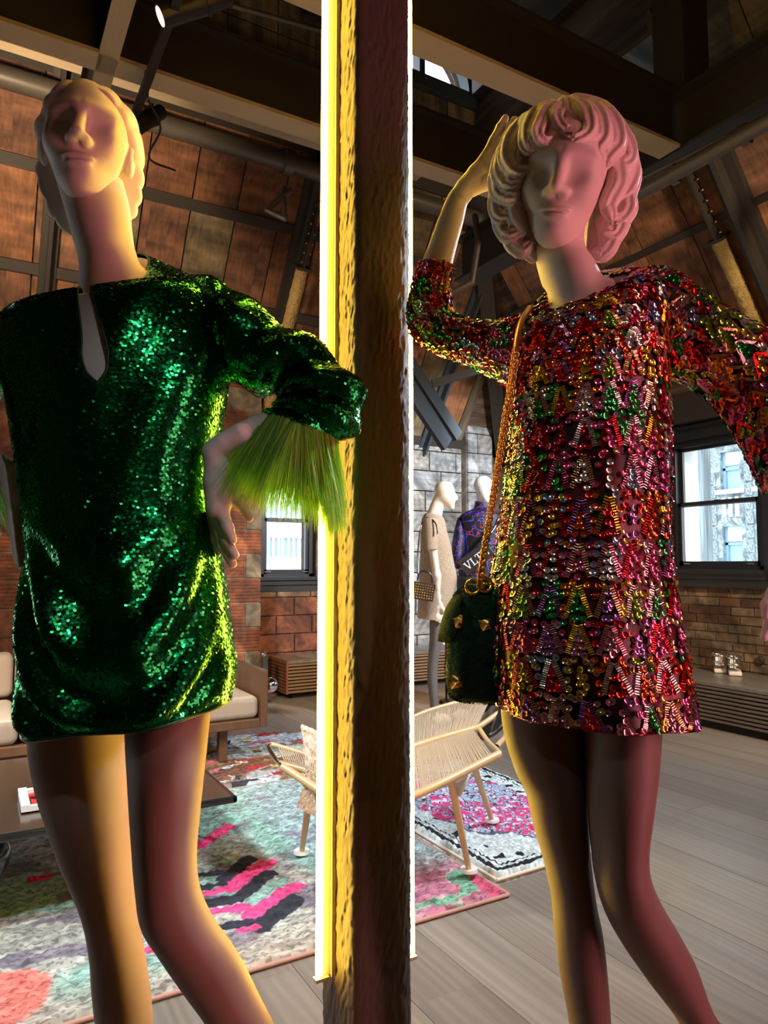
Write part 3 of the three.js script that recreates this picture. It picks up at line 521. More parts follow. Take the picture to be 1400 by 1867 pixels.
// steel upright by the end of the back bench
{
  const t = thing('steel_upright', 'slim dark steel upright with a bright cap by the corner of the back bench', 'post', V(2.41, 0, -6.42));
  part('shaft', box(2.385, 2.435, 0, 0.44, -6.44, -6.40), M.steelBlue, t); part('cap', new THREE.SphereGeometry(0.028, 12, 8).translate(2.40, 0.45, -6.42), M.chrome, t); part('foot', box(2.35, 2.47, 0, 0.012, -6.47, -6.37), M.steelBlue, t);
}
// ---------------------------------------------------------------- sofa
{
  const t = thing('sofa', 'low walnut framed sofa with beige cushions behind the green sequined mannequin', 'sofa', V(0.6, 0, -4.95));
  const x0 = -0.5, x1 = 1.715, zf = -4.5, zb = -5.42;
  part('front_rail', metric(rbox(x0 + 0.051, x1 - 0.051, 0.234, 0.29, zf - 0.05, zf - 0.002, 0.006)), M.walnut, t);
  part('seat_deck', box(x0 + 0.03, x1 - 0.03, 0.25, 0.285, zb, zf - 0.05), M.walnut, t);
  for (const x of [x0, x1 - 0.05]) part('arm', metric(rbox(x, x + 0.05, 0.232, 0.60, zb, zf, 0.006)), M.walnut, t);
  part('back_frame', metric(rbox(x0, x1, 0.232, 0.66, zb - 0.04, zb, 0.006)), M.walnut, t);
  const w = (x1 - x0 - 0.1) / 3;
  for (let i = 0; i < 3; i++) {
    const a = x0 + 0.05 + i * w;
    part('seat_cushion', rbox(a + 0.004, a + w - 0.004, 0.29, 0.435, zb + 0.18, zf - 0.012, 0.045, 4), M.linen, t);
    part('back_cushion', rbox(a + 0.004, a + w - 0.004, 0.435, 0.72, zb + 0.01, zb + 0.19, 0.05, 4), M.linen, t);
  }
  { const c = ZW(493, 1249, -4.72); part('chrome_knob', [new THREE.SphereGeometry(0.052, 24, 16).translate(c.x, c.y, c.z), rod(V(x1 - 0.01, c.y, c.z), c, 0.014)], M.chrome, t, 'chrome ball on the side of the arm'); }
  for (const x of [x0 + 0.15, 1.42]) for (const z of [zf - 0.12, zb + 0.1]) part('leg', rbox(x, x + 0.055, 0.02, 0.232, z - 0.03, z + 0.03, 0.004), M.walnut, t);
}
// ---------------------------------------------------------------- coffee table and what stands on it
{
  const t = thing('coffee_table', 'low brown lacquered coffee table with a thin black edge on the pastel rug', 'table', V(0.1, 0, -3.3));
  part('tabletop', metric(rbox(-1.0, 0.925, 0.362, 0.38, -3.85, -2.82, 0.004)), M.tableTop, t);
  part('edge_band', [rbox(-1.0, 0.945, 0.352, 0.378, -2.825, -2.80, 0.008), rbox(0.92, 0.945, 0.352, 0.378, -3.86, -2.80, 0.008), rbox(-1.0, 0.945, 0.352, 0.378, -3.86, -3.84, 0.008)], M.glossBlack, t);
  for (const [x, z] of [[0.07, -2.93], [0.72, -3.55], [-0.8, -3.0]]) { const l = part('ball_leg', new THREE.SphereGeometry(0.085, 28, 20).translate(x, 0.268, z), M.glossBlack, t); part('brass_foot', [new THREE.CylinderGeometry(0.03, 0.06, 0.16, 20).translate(x, 0.112, z)], M.bronze, l); }
  const a = G(33, 1485, 0.382), n = thing('tray', 'shallow white tray holding red papers on the coffee table', 'tray', a);
  const x0 = a.x + 0.01, x1 = a.x + 0.33, z1 = a.z, z0 = a.z - 0.24;
  part('rim', [box(x0, x0 + 0.03, 0.381, 0.41, z0, z1), box(x0 + 0.03, x1, 0.381, 0.405, z1 - 0.02, z1), box(x1 - 0.02, x1, 0.381, 0.405, z0, z1), box(x0, x1, 0.381, 0.405, z0, z0 + 0.02)], M.white, n);
  part('floor_panel', box(x0, x1, 0.381, 0.386, z0, z1), M.oakRed, n);
  const p = thing('red_papers', 'crumpled red folded papers lying in the white tray', 'papers', V(x0 + 0.15, 0.387, z0 + 0.12));
  part('sheet', [box(x0 + 0.04, x0 + 0.20, 0.387, 0.392, z0 + 0.03, z0 + 0.20), bar(V(x0 + 0.06, 0.40, z0 + 0.05), V(x0 + 0.22, 0.43, z0 + 0.15), 0.12, 0.005), bar(V(x0 + 0.10, 0.41, z0 + 0.18), V(x0 + 0.24, 0.40, z0 + 0.06), 0.06, 0.004)], M.red, p);
}
// ---------------------------------------------------------------- rugs
function rug(name, label, q, pattern, th, pile, seed, size = 512, nx = 90, edge = null) {
  // q: four corners (u,v) = 00, 10, 11, 01 on the floor; pattern(u, v, along, across) -> rgb
  const [a, b, c, d] = q, L1 = a.distanceTo(b), L2 = a.distanceTo(d);
  const at = (u, v) => a.clone().lerp(b, u).lerp(d.clone().lerp(c, u), v);
  const map = tex(size, Math.round(size * L2 / L1), (u, v) => pattern(u, v, u * L1, v * L2));
  const mat = new THREE.MeshStandardMaterial({ map, roughness: 1 });
  const ny = Math.round(nx * L2 / L1);
  const f = (u, v) => { const p = at(u, v), e = Math.min(u * L1, (1 - u) * L1, v * L2, (1 - v) * L2), k = smooth(0, 0.02, e); p.y = th * k + pile * k * (noise3(p.x * 70, seed, p.z * 70) + noise3(p.x * 26, seed + 5, p.z * 45) - 0.6); return p; };
  const g = merge([gridGeo(nx, ny, f)]);
  const t = thing(name, label, 'rug', a.clone().lerp(c, 0.5).setY(0));
  part('pile', g, mat, t);
  if (edge) part('bound_edge', [...[[a, b], [b, c], [c, d], [d, a]].map(([p, s]) => rod(p.clone().setY(th * 0.6), s.clone().setY(th * 0.6), 0.007, 0.007, 8))], edge, t);
  return { t, at, th };
}
const ink = (c, n) => c.map((x) => clamp(x * n, 0, 1));
const mixc = (a, b, t) => a.map((x, i) => lerp(x, b[i], clamp(t, 0, 1)));
{
  const MINT = [0.52, 0.66, 0.61], CREAM = [0.66, 0.66, 0.62], PNK = [0.93, 0.28, 0.52], NAVY = [0.17, 0.18, 0.22], ROSE = [0.66, 0.42, 0.50], CORAL = [0.86, 0.45, 0.40];
  const x0 = -1.5, x1 = 1.86, z0 = -4.05, z1 = -2.265;
  const seg = (x, z, ax, az, bx, bz) => { const dx = bx - ax, dz = bz - az, t = clamp(((x - ax) * dx + (z - az) * dz) / (dx * dx + dz * dz), 0, 1); return Math.hypot(x - ax - dx * t, z - az - dz * t); };
  const stripes = [];
  const S = (p, q, w0, c) => { const w = w0 * 1.3, a = G(...p), b = G(...q); stripes.push([a.x, a.z, b.x, b.z, w, c]); };
  S([365, 1552], [420, 1514], 0.028, PNK); S([412, 1612], [455, 1575], 0.034, NAVY); S([418, 1628], [488, 1582], 0.034, PNK); S([436, 1645], [490, 1602], 0.032, NAVY); S([455, 1660], [510, 1618], 0.03, MINT);
  S([458, 1680], [536, 1624], 0.034, PNK); S([472, 1698], [535, 1650], 0.036, NAVY); S([366, 1604], [400, 1600], 0.02, NAVY); S([365, 1628], [405, 1622], 0.018, NAVY); S([365, 1640], [400, 1634], 0.018, PNK); S([375, 1655], [420, 1650], 0.03, NAVY); S([418, 1668], [440, 1664], 0.03, PNK); S([400, 1700], [450, 1690], 0.022, NAVY); S([380, 1672], [398, 1668], 0.02, PNK); S([438, 1706], [462, 1700], 0.02, PNK);
  S([62, 1612], [90, 1608], 0.022, [0.85, 0.15, 0.35]); S([0, 1846], [15, 1820], 0.10, CORAL); S([275, 1742], [285, 1736], 0.02, PNK); S([862, 1600], [890, 1630], 0.035, [0.72, 0.30, 0.42]);
  const pat = (u, v, lx, lz) => {
    const x = lerp(x0, x1, u), z = lerp(z1, z0, v), n1 = fbm(x * 2.2, 4, z * 2.2, 4), n2 = fbm(x * 5 + 9, 1, z * 9, 3), fl = noise3(x * 75, 7, z * 170), k = (0.80 + 0.40 * noise3(x * 34, 3, z * 80)) * (fl < 0.33 ? 0.76 : 1);
    let c = mixc(CREAM, MINT, smooth(0.48, 0.62, n1)); c = mixc(c, [0.47, 0.44, 0.47], smooth(0.60, 0.70, n2)); c = mixc(c, [0.66, 0.60, 0.54], smooth(-2.5, -2.3, z) * 0.7);
    const rs = smooth(1.28, 1.5, x + 0.2 * (n1 - 0.5)); const rz = rs * smooth(-2.75, -2.5, z); c = mixc(c, ROSE, rz * (n2 < 0.56 ? 1 : 0.2)); c = mixc(c, [0.66, 0.70, 0.74], rs * (1 - rz) * 0.6); if (rz > 0.5 && n2 > 0.60) c = [0.42, 0.62, 0.52];
    for (const [ax, az, bx, bz, w, col] of stripes) { const dd = seg(x + 0.012 * (noise3(x * 30, 2, z * 30) - 0.5), z, ax, az, bx, bz); if (dd < w) c = mixc(c, col, smooth(w, w * 0.8, dd)); }
    return ink(c, k);
  };
  rug('pastel_rug', 'large mint and cream shaggy rug with pink and charcoal bars under the coffee table', [V(x0, 0, z1), V(x1, 0, z1 + 0.02), V(x1 - 0.02, 0, z0), V(x0, 0, z0)], pat, 0.018, 0.012, 3, 1400, 420, std([0.46, 0.25, 0.20], 0.9));
  // patchwork rug farther back by the sofa
  const cols = [[0.62, 0.16, 0.18], [0.20, 0.22, 0.24], [0.72, 0.66, 0.38], [0.70, 0.75, 0.78], [0.45, 0.30, 0.20], [0.78, 0.34, 0.42], [0.70, 0.72, 0.74], [0.52, 0.44, 0.34]];
  const pat2 = (u, v, lx, lz) => { const n = fbm(lx * 5, 3, lz * 8, 3), c1 = cols[Math.floor(hash3(Math.floor(lx * 7 + 2 * n), Math.floor(lz * 9 + 3 * n), 5) * 8)], base = mixc([0.68, 0.72, 0.76], [0.42, 0.27, 0.20], smooth(0.42, 0.6, fbm(lx * 2.2 + 3, 9, lz * 2.2, 3))); return ink(mixc(base, c1, hash3(Math.floor(lx * 9 + n * 3), Math.floor(lz * 11 + n * 2), 8) < 0.5 ? 1 : 0), 0.75 + 0.5 * noise3(lx * 60, 3, lz * 60)); };
  rug('patchwork_rug', 'multicoloured ragged patchwork rug lying beside the sofa arm', [V(0.9, 0, -4.10), V(1.95, 0, -4.08), V(2.30, 0, -5.15), V(0.9, 0, -5.5)], pat2, 0.012, 0.010, 8, 512, 160);
  // white rug with black lines and a pink diamond field, partly on the pastel rug
  const WHITE = [0.74, 0.79, 0.80], BLK = [0.10, 0.11, 0.13];
  const pat3 = (u, v, lx, lz) => {
    const L1 = 0.93, L2 = 1.62, wob = 0.02 * (fbm(lx * 9, 2, lz * 9, 3) - 0.5), x = lx + wob, z = lz + wob, ex = Math.min(x, L1 - x), ez = Math.min(z, L2 - z), e = Math.min(ex, ez), k = 0.82 + 0.36 * noise3(lx * 90, 7, lz * 90);
    let c = WHITE;
    if ((e > 0.030 && e < 0.055) || (e > 0.075 && e < 0.083)) c = BLK;
    if (e > 0.10 && e < 0.16 && noise3(x * 18, 5, z * 18) > 0.58 && Math.sin((ex < ez ? z : x) * 60) > 0.0) c = BLK;
    const mx = x - L1 * 0.5, mz = z - L2 * 0.5, dm = Math.abs(mx) / (L1 * 0.5) + Math.abs(mz) / (L2 * 0.5), zig = 0.10 * Math.sin(Math.atan2(mz, mx) * 8), inner = 0.92 + zig;
    if (dm < inner && e > 0.16) { const n = noise3(lx * 55, 1, lz * 55); c = n < 0.42 ? [0.80, 0.20, 0.42] : n < 0.6 ? [0.62, 0.55, 0.72] : n < 0.72 ? [0.30, 0.22, 0.26] : [0.82, 0.74, 0.82]; if (fbm(lx * 5, 6, lz * 5, 3) > 0.55) c = n < 0.5 ? [0.55, 0.68, 0.74] : c; } else if (dm < inner + 0.05 && e > 0.16) c = [0.30, 0.36, 0.42];
    return ink(c, k);
  };
  rug('white_rug', 'white woven rug with black lines and a pink diamond field under the rope chair', [V(1.885, 0, -2.35), V(2.815, 0, -2.37), V(2.82, 0, -3.98), V(1.885, 0, -3.98)].map((p) => p.setY(0.012)), pat3, 0.034, 0.010, 12, 900, 220, std([0.68, 0.58, 0.46], 0.95));
}
// ---------------------------------------------------------------- the rope lounge chair seen on both sides of the column
{
  const t = thing('rope_lounge_chair', 'tubular lounge chair strung with pale rope, standing on the white rug behind the column', 'chair', V(1.72, 0, -2.9));
  const far = [P(493, 1357, 3.25), P(640, 1385, 3.15), P(756, 1306, 3.42), P(905, 1262, 3.62)];
  const mid = [P(510, 1392, 3.05), P(650, 1420, 2.98), P(742, 1366, 2.98), P(872, 1326, 3.2)];
  const low = [P(515, 1398, 3.0), P(640, 1470, 2.78), P(745, 1454, 2.72), P(912, 1374, 2.90)];
  const rail = (p, r2, n) => part('rail', tube(p, r2, 60, 10), M.chairTube, t, n);
  rail(far, 0.011); rail(mid, 0.015); rail(low, 0.016);
  part('front_loop', tube([far[0], P(490, 1364, 3.2), P(503, 1385, 3.1), low[0]], 0.010, 20, 8), M.chrome, t, 'thin chrome front loop');
  part('back_loop', tube([mid[3], P(890, 1352, 3.1), P(905, 1366, 2.98), low[3]], 0.010, 20, 8), M.chairTube, t);
  part('arm_loop', tube([P(872, 1326, 3.2), P(930, 1290, 3.4), P(925, 1335, 3.3), P(905, 1362, 3.1)], 0.013, 24, 8), M.chairTube, t);
  const C = (p) => new THREE.CatmullRomCurve3(p, false, 'catmullrom', 0.5), cf = C(far), cm = C(mid), cl = C(low), r = rng(4);
  const strand = (c1, c2, a, b, n) => { for (let i = 0; i < n; i++) { const u = lerp(a, b, i / n); const p = c1.getPointAt(u), q = c2.getPointAt(clamp(u + 0.004 * (r() - 0.5), 0, 1)); part('rope', rod(p, q, 0.0030, 0.0030, 5), M.rope, t); } };
  strand(cf, cm, 0.50, 0.99, 64); strand(cm, cl, 0.46, 0.97, 80); strand(cf, cm, 0.03, 0.3, 28);
  const legs = [[P(822, 1422, 2.82), G(855, 1587, 0.05)], [P(862, 1392, 3.3), G(897, 1496, 0.055)], [P(566, 1440, 2.95), G(550, 1554, 0.036)], [P(690, 1400, 3.5), V(1.78, 0.045, -3.45)]];
  for (const [a, b] of legs) { const l = part('leg', rod(b, a, 0.012, 0.016, 12), M.chairTube, t); part('foot_disc', new THREE.CylinderGeometry(0.034, 0.036, 0.012, 20).translate(b.x, b.y + 0.004, b.z), M.white, l); }
  part('sling_strap', [bar(P(852, 1402, 3.1), P(830, 1450, 3.0), 0.05, 0.006), bar(P(820, 1430, 2.95), P(852, 1412, 3.05), 0.006, 0.02)], M.white, t);
  const b = thing('leather_bolster', 'black glossy leather bolster resting at the high end of the rope chair', 'cushion', P(905, 1318, 3.3));
  const c0 = P(880, 1345, 3.28), c1 = P(935, 1268, 3.45);
  part('cushion_body', gridGeo(28, 20, (u, v) => { const phi = u * 2 * Math.PI, w = Math.pow(Math.sin(Math.PI * clamp(v, 0.02, 0.98)), 0.35), p = c0.clone().lerp(c1, v); return p.addScaledVector(CR, Math.cos(phi) * 0.055 * w).addScaledVector(CF, Math.sin(phi) * 0.14 * w); }, true), M.leather, b);
  // sheepskin thrown over the low end
  const k = thing('sheepskin', 'pale fluffy sheepskin draped over the low end of the rope chair', 'sheepskin', P(560, 1400, 2.95));
  const S = (u, v) => { const a = P(lerp(548, 640, u), lerp(1322, 1360, u), 3.02 + 0.2 * u * 0), e = P(lerp(530, 640, u), lerp(1470, 1520, u), 2.93); const p = a.lerp(e, v); const bulge = Math.sin(Math.PI * v) * 0.03; p.addScaledVector(CF, -bulge - 0.012 * noise3(u * 30, v * 30, 2)).addScaledVector(CR, 0.045 * Math.sin(v * 2.6) * (1 - u)); return p; };
  const skin = [gridGeo(60, 80, S), gridGeo(60, 80, (u, v) => S(u, v).addScaledVector(CF, 0.03))];
  part('hide', skin, M.sheepskin, k);
  const tufts = [], rr = rng(77);
  for (let i = 0; i < 1500; i++) { const u = rr(), v = rr(), p = S(u, v), d = V(rr() - 0.5, -0.6 * rr(), rr() - 0.5).multiplyScalar(0.03).addScaledVector(CF, -0.012); tufts.push(rod(p, p.clone().add(d), 0.0016, 0.0003, 3)); }
  part('fleece', tufts, M.sheepskin, k, null, 'stuff');
}
// a small warm lamp on the floor behind the far mannequins
{
  const p = P(813, 1172, 6.75), py = p.y, t = thing('floor_lamp', 'small warm uplight on the floor behind the far mannequin', 'lamp', p.setY(0));
  part('base', new THREE.CylinderGeometry(0.06, 0.07, 0.03, 20).translate(p.x, 0.015, p.z), M.blackMetal, t); part('stem', rod(V(p.x, 0.03, p.z), V(p.x, py - 0.02, p.z), 0.010), M.blackMetal, t);
  part('lamp_bulb', new THREE.SphereGeometry(0.024, 16, 12).translate(p.x, py, p.z), std([1, 0.8, 0.5], 0.5, 0, { emissive: new THREE.Color(1.0, 0.62, 0.25), emissiveIntensity: 6 }), t);
  const l = new THREE.PointLight(new THREE.Color(1.0, 0.6, 0.25), 1.2, 0, 2); l.position.set(p.x, py, p.z); scene.add(l);
}
// ---------------------------------------------------------------- the plastered columns with LED strips
const ledL = P(588, 1028, 1.29), ledR = P(743, 1028, 1.408), colC = ledL.clone().add(ledR).multiplyScalar(0.5);
function column(name, label, c, y1, half, rr, seed, dense) {
  const t = thing(name, label, 'column', V(c.x, 0, c.z));
  const sq = (phi) => { // rounded square, by direction
    const x = Math.cos(phi), z = Math.sin(phi), ax = Math.abs(x), az = Math.abs(z);
    const q = dense && x > 0 ? 0.050 : rr, k = half - q; let lo = 0, hi = half * 1.5; for (let i = 0; i < 24; i++) { const m = (lo + hi) / 2, dx = Math.max(ax * m - k, 0), dz = Math.max(az * m - k, 0); Math.hypot(dx, dz) < q ? lo = m : hi = m; }
    return lo;
  };
  const nu = dense ? 150 : 60, nv = dense ? 900 : 100, R = []; for (let i = 0; i <= nu; i++) R.push(sq(i / nu * 2 * Math.PI));
  const g = gridGeo(nu, nv, (u, v) => { const phi = u * 2 * Math.PI, y = v * y1, r = R[Math.round(u * nu)], x = Math.cos(phi) * r, z = Math.sin(phi) * r, s = x - z; const n = dense ? 0.0040 * (noise3(s * 210 + y * 60, y * 85 - s * 90, seed) - 0.5) + 0.0014 * (noise3(x * 300, y * 170, z * 300) - 0.5) + 0.0016 * (noise3(x * 30, y * 14, z * 30) - 0.5) : 0; return V(c.x + x + Math.cos(phi) * n, y, c.z + z + Math.sin(phi) * n); }, true);
  part('shaft', g, M.plaster, t);
  return t;
}
function ledStrip(name, label, c, dir, y0, y1, color, glow, w, lightShare, group, fins = true) {
  // a channel standing off a column face along dir, with a half-round diffuser
  const d = dir.clone().normalize(), s = V(d.z, 0, -d.x), mid = (y0 + y1) / 2, h = y1 - y0;
  const t = thing(name, label, 'light', V(c.x, y0, c.z), group);
  const slabOn = (a, b, half, e = 0) => { const g = new THREE.BoxGeometry(half * 2, h - e, b - a); g.applyMatrix4(new THREE.Matrix4().makeBasis(s, V(0, 1, 0), d.clone()).setPosition(c.x + d.x * (a + b) / 2, mid, c.z + d.z * (a + b) / 2)); return g; };
  part('channel', [slabOn(-0.030, -0.026, w * (fins ? 0.95 : 0.4)), slabOn(-0.026, 0.001, w * 0.22), ...(fins ? [-1, 1] : []).map((k) => slabOn(-0.026, -0.016, w * 0.06).translate(s.x * w * 0.85 * k, 0, s.z * w * 0.85 * k))], M.alu, t);
  const sh = new THREE.Shape(); sh.moveTo(-w / 2, 0); sh.lineTo(-w / 2, 0.003); sh.absarc(0, 0.003, w / 2, Math.PI, 0, true); sh.lineTo(w / 2, 0); sh.closePath();
  const dg = new THREE.ExtrudeGeometry(sh, { depth: h - 0.01, bevelEnabled: false, curveSegments: 8 });
  dg.applyMatrix4(new THREE.Matrix4().makeBasis(s.clone().negate(), d, V(0, 1, 0)).setPosition(c.x, y0 + 0.005, c.z));
  part('led_diffuser', dg, std([0.9, 0.8, 0.6], 0.5, 0, { emissive: color.clone(), emissiveIntensity: glow }), t);
  for (const y of [y0 - 0.004, y1 + 0.004]) part('end_cap', new THREE.BoxGeometry(w * 1.1, 0.006, 0.026).applyMatrix4(new THREE.Matrix4().makeBasis(s, V(0, 1, 0), d.clone()).setPosition(c.x - d.x * 0.001, y, c.z - d.z * 0.001)), M.alu, t);
  const l = new THREE.RectAreaLight(color, glow * lightShare, w, h - 0.02); l.position.set(c.x + d.x * (0.005 + w / 2), mid, c.z + d.z * (0.005 + w / 2)); l.lookAt(l.position.clone().add(d)); scene.add(l);
  return t;
}
{
  column('column', 'rough dark plastered column between the two sequined mannequins', V(colC.x + 0.008, 0, colC.z), LID, 0.067, 0.012, 3, true);
  const bot = P(580, 1800, 1.29).y;
  ledStrip('led_strip_light', 'glowing yellow LED strip down the left side of the column', V(colC.x - 0.083, 0, colC.z - 0.018), V(-1, 0, 0), bot, 3.585, YELLOW, GLOW.yellow, 0.013, 0.5, 'yellow LED strips on the column');
  ledStrip('led_strip_light', 'thin line of yellow LED light along the right edge of the column', V(colC.x + 0.091, 0, colC.z + 0.004), V(1, 0, 0), bot, 3.585, YELLOW, GLOW.yellow * 1.7, 0.013, 0.6, 'yellow LED strips on the column', false);
  // the next column of the row, beside the photographer, with pink strips
  const p = CR.clone().multiplyScalar(1.42).addScaledVector(CF, 0.42);
  column('column', 'dark plastered column with a pink LED strip, beyond the right of the picture', p, LID, 0.073, 0.05, 9, false);
  const d = P(800, 900, 1.15).setY(0).sub(p).normalize();
  ledStrip('led_strip_light', 'pink LED strip on the next column, beyond the right of the picture', p.clone().addScaledVector(d, 0.12), d, 0.4, 2.3, PINK, GLOW.pink, 0.03, 1.0);
}
// ---------------------------------------------------------------- track with spotlights
{
  const t = thing('light_track', 'black lighting track hung along the ceiling beam above the left mannequin', 'track', V(0.59, 3.45, -3.1));
  part('track_rail', [bar(V(0.60, 3.47, -4.4), V(0.60, 3.47, -0.5), 0.034, 0.03)], M.blackMetal, t);
  part('hanger', [bar(V(0.62, 3.48, -3.3), V(0.62, 3.62, -3.3), 0.02, 0.02), bar(V(0.62, 3.48, -2.52), V(0.62, 3.62, -2.52), 0.02, 0.02)], M.blackMetal, t);
  part('cable', tube([V(0.64, 3.5, -3.35), V(0.72, 3.44, -3.45), V(0.70, 3.36, -3.6), V(0.9, 3.5, -3.9)], 0.006, 30, 6), M.blackMetal, t);
}
function spotlight(label, lens, aim, color, cd, angle, lit = true, group, soft = 6) {
  const d = aim.clone().sub(lens).normalize(), t = thing('track_spotlight', label, 'spotlight', lens.clone(), group);
  const back = lens.clone().addScaledVector(d, -0.30), m = lens.clone().addScaledVector(d, -0.20);
  part('lamp_housing', [rod(m, lens, 0.042, 0.045, 24), rod(lens.clone().addScaledVector(d, -0.205), lens.clone().addScaledVector(d, -0.19), 0.046, 0.046, 24), rod(back, m, 0.036, 0.036, 24)], M.blackMetal, t);
  part('lamp_lens', rod(lens.clone().addScaledVector(d, -0.004), lens.clone().addScaledVector(d, 0.001), 0.036, 0.036, 24), lit ? std([1, 0.95, 0.85], 0.4, 0, { emissive: color.clone(), emissiveIntensity: 2.2 }) : M.glossBlack, t);
  part('bracket', [rod(m, m.clone().add(V(0, 0.07, 0)), 0.009, 0.009, 8)], M.blackMetal, t);
  if (cd) { const l = new THREE.SpotLight(color, cd * 1.7, 0, angle, 0.8, 2); l.shadow.radius = soft; l.position.copy(lens).addScaledVector(d, 0.006); l.target.position.copy(aim); scene.add(l, l.target); }
}
{
  const A = P(292, 30, 2.64), B = P(410, 5, 2.71);
  spotlight('black cylinder spotlight with its lit lens facing left, at the top above the left mannequin', A, A.clone().add(A.clone().sub(B)).add(V(0, -0.02, 0)), SPOT.warm, 0.12, 0.55);
  const C = P(243, 232, 3.3), D = P(282, 210, 3.46);
  spotlight('black cylinder spotlight hanging dark just behind the head of the left mannequin', C, C.clone().add(C.clone().sub(D)), SPOT.warm, 0, 0.5, false);
  const off = [  // added unseen spotlights that brighten rugs, furniture, walls and roof
    [V(2.6, 3.45, -0.9), V(1.6, 0, -3.0), SPOT.cool, 22, 0.62], [V(-0.9, 3.45, -1.6), V(0.3, 0, -3.2), SPOT.cool, 22, 0.6], [V(-1.4, 3.45, -2.2), V(0.7, 0.6, -5.2), SPOT.warm, 40, 0.5],
    [V(4.6, 3.45, -1.6), V(3.5, 1.0, -5.6), SPOT.cool, 62, 0.45], [V(3.6, 3.45, 0.6), V(5.7, 0.6, -3.9), SPOT.warm, 60, 0.4], [V(-0.5, 3.40, -3.75), V(0.9, 4.1, -6.0), SPOT.warm, 22, 0.75], [V(4.0, 3.40, -1.2), V(4.6, 3.4, -5.4), SPOT.warm, 16, 0.7], [V(1.4, 3.45, -1.8), V(2.4, 0.9, -7.0), SPOT.warm, 50, 0.3], [V(-1.0, 3.45, -3.5), V(-0.1, 0, -3.0), SPOT.cool, 17, 0.75], [V(4.4, 3.45, -2.2), V(3.6, 0, -2.6), SPOT.cool, 16, 0.7],
  ];
  const L3 = (x, d, y) => CR.clone().multiplyScalar(x).addScaledVector(CF, d).setY(y);  // more unseen spotlights, added for sequin glints, the block wall and column edge
  spotlight('added black cylinder spotlight out of the picture, aimed at the green sequins', L3(0.75, -1.1, 3.4), P(235, 960, 1.05), SPOT.cool, 2.6, 0.105, true, 'added spotlights out of view', 2);
  spotlight('added black cylinder spotlight out of the picture, aimed at the mixed sequins from the left', L3(-0.9, -0.9, 3.4), P(1080, 970, 1.08), SPOT.cool, 2.0, 0.11, true, 'added spotlights out of view', 2);
  spotlight('added black cylinder spotlight out of the picture, aimed at the mixed sequins from the right', L3(1.9, -0.5, 3.4), P(1080, 970, 1.08), SPOT.warm, 3.6, 0.11, true, 'added spotlights out of view', 2);
  spotlight('added black cylinder spotlight out of the picture, aimed at the pale block wall', V(4.5, 3.4, -3.95), V(4.7, 1.9, -7.0), SPOT.cool, 60, 0.5, true, 'added spotlights out of view');
  spotlight('added black cylinder spotlight out of the picture, aimed at the column from the right', V(4.8, 3.4, -1.95), P(700, 960, 1.37), SPOT.cool, 34, 0.2, true, 'added spotlights out of view');
  const aims = ['rope chair', 'coffee table', 'sofa', 'far mannequins', 'silver boots', 'roof tiles behind the left head', 'roof above the window', 'red tile pier', 'left part of the pastel rug', 'bare floor on the right'];
  off.forEach(([l, a, c, cd, an], i) => spotlight('added black cylinder spotlight out of the picture, aimed at the ' + aims[i], l, a, c, cd, an, true, 'added spotlights out of view'));
}
// ---------------------------------------------------------------- heads
// a head in its own axes: face to +z, crown up, about 0.24 m tall
function headField(x, y, z, o = {}) {
  let s = ellipsoid(x, y, z, 0, 0.032, -0.018, 0.072, 0.086, 0.094);
  s = smin(s, ellipsoid(x, y, z, 0, -0.030, 0.022, 0.058, 0.086, 0.062), 0.035);
  s = smin(s, ellipsoid(x, y, z, 0, -0.098, 0.052, 0.026, 0.022, 0.028), 0.035);
  const ax = Math.abs(x);
  s = smin(s, ellipsoid(ax, y, z, 0.040, -0.028, 0.052, 0.022, 0.024, 0.024), 0.030);
  s = smin(s, capsule(ax, y, z, V(0.008, 0.016, 0.076), V(0.046, 0.016, 0.058), 0.012, 0.011), 0.022);
  s = smax(s, -ellipsoid(ax, y, z, 0.031, -0.010, 0.115, 0.022, 0.018, 0.030), 0.028);
  s = smin(s, capsule(x, y, z, V(0, 0.012, 0.080), V(0, -0.040, 0.104), 0.0075, 0.0110), 0.014);
  s = smin(s, ellipsoid(ax, y, z, 0.0125, -0.045, 0.090, 0.0095, 0.008, 0.012), 0.010);
  s = smin(s, ellipsoid(x, y, z, 0, -0.0715, 0.0800, 0.026, 0.0055, 0.0115), 0.008);
  s = smin(s, ellipsoid(x, y, z, 0, -0.0835, 0.0785, 0.021, 0.0068, 0.0120), 0.008);
  s = smax(s, -ellipsoid(x, y, z, 0, -0.0770, 0.0950, 0.022, 0.0012, 0.010), 0.005);
  if (o.ears !== false) { const e = ellipsoid(ax, y, z, 0.074, -0.012, -0.012, 0.009, 0.031, 0.019); s = smin(s, Math.max(e, -ellipsoid(ax, y, z, 0.085, -0.010, -0.008, 0.008, 0.018, 0.010)), 0.010); }
  return s;
}
function headPose(c, yaw, pitch, roll, scale) {          // yaw, pitch and roll in degrees from facing the camera level
  const h = V(-c.x, 0, -c.z).normalize(), m = new THREE.Matrix4();
  const base = new THREE.Matrix4().makeBasis(new THREE.Vector3().crossVectors(V(0, 1, 0), h), V(0, 1, 0), h);
  const q = new THREE.Quaternion().setFromRotationMatrix(base).multiply(new THREE.Quaternion().setFromEuler(new THREE.Euler(-pitch * Math.PI / 180, yaw * Math.PI / 180, roll * Math.PI / 180, 'YXZ')));
  return m.compose(c, q, V(scale, scale, scale));
}
const headGeo = (pose, cell = 0.003, o) => nets((x, y, z) => headField(x, y, z, o), V(-0.095, -0.135, -0.125), V(0.095, 0.13, 0.13), cell).applyMatrix4(pose);
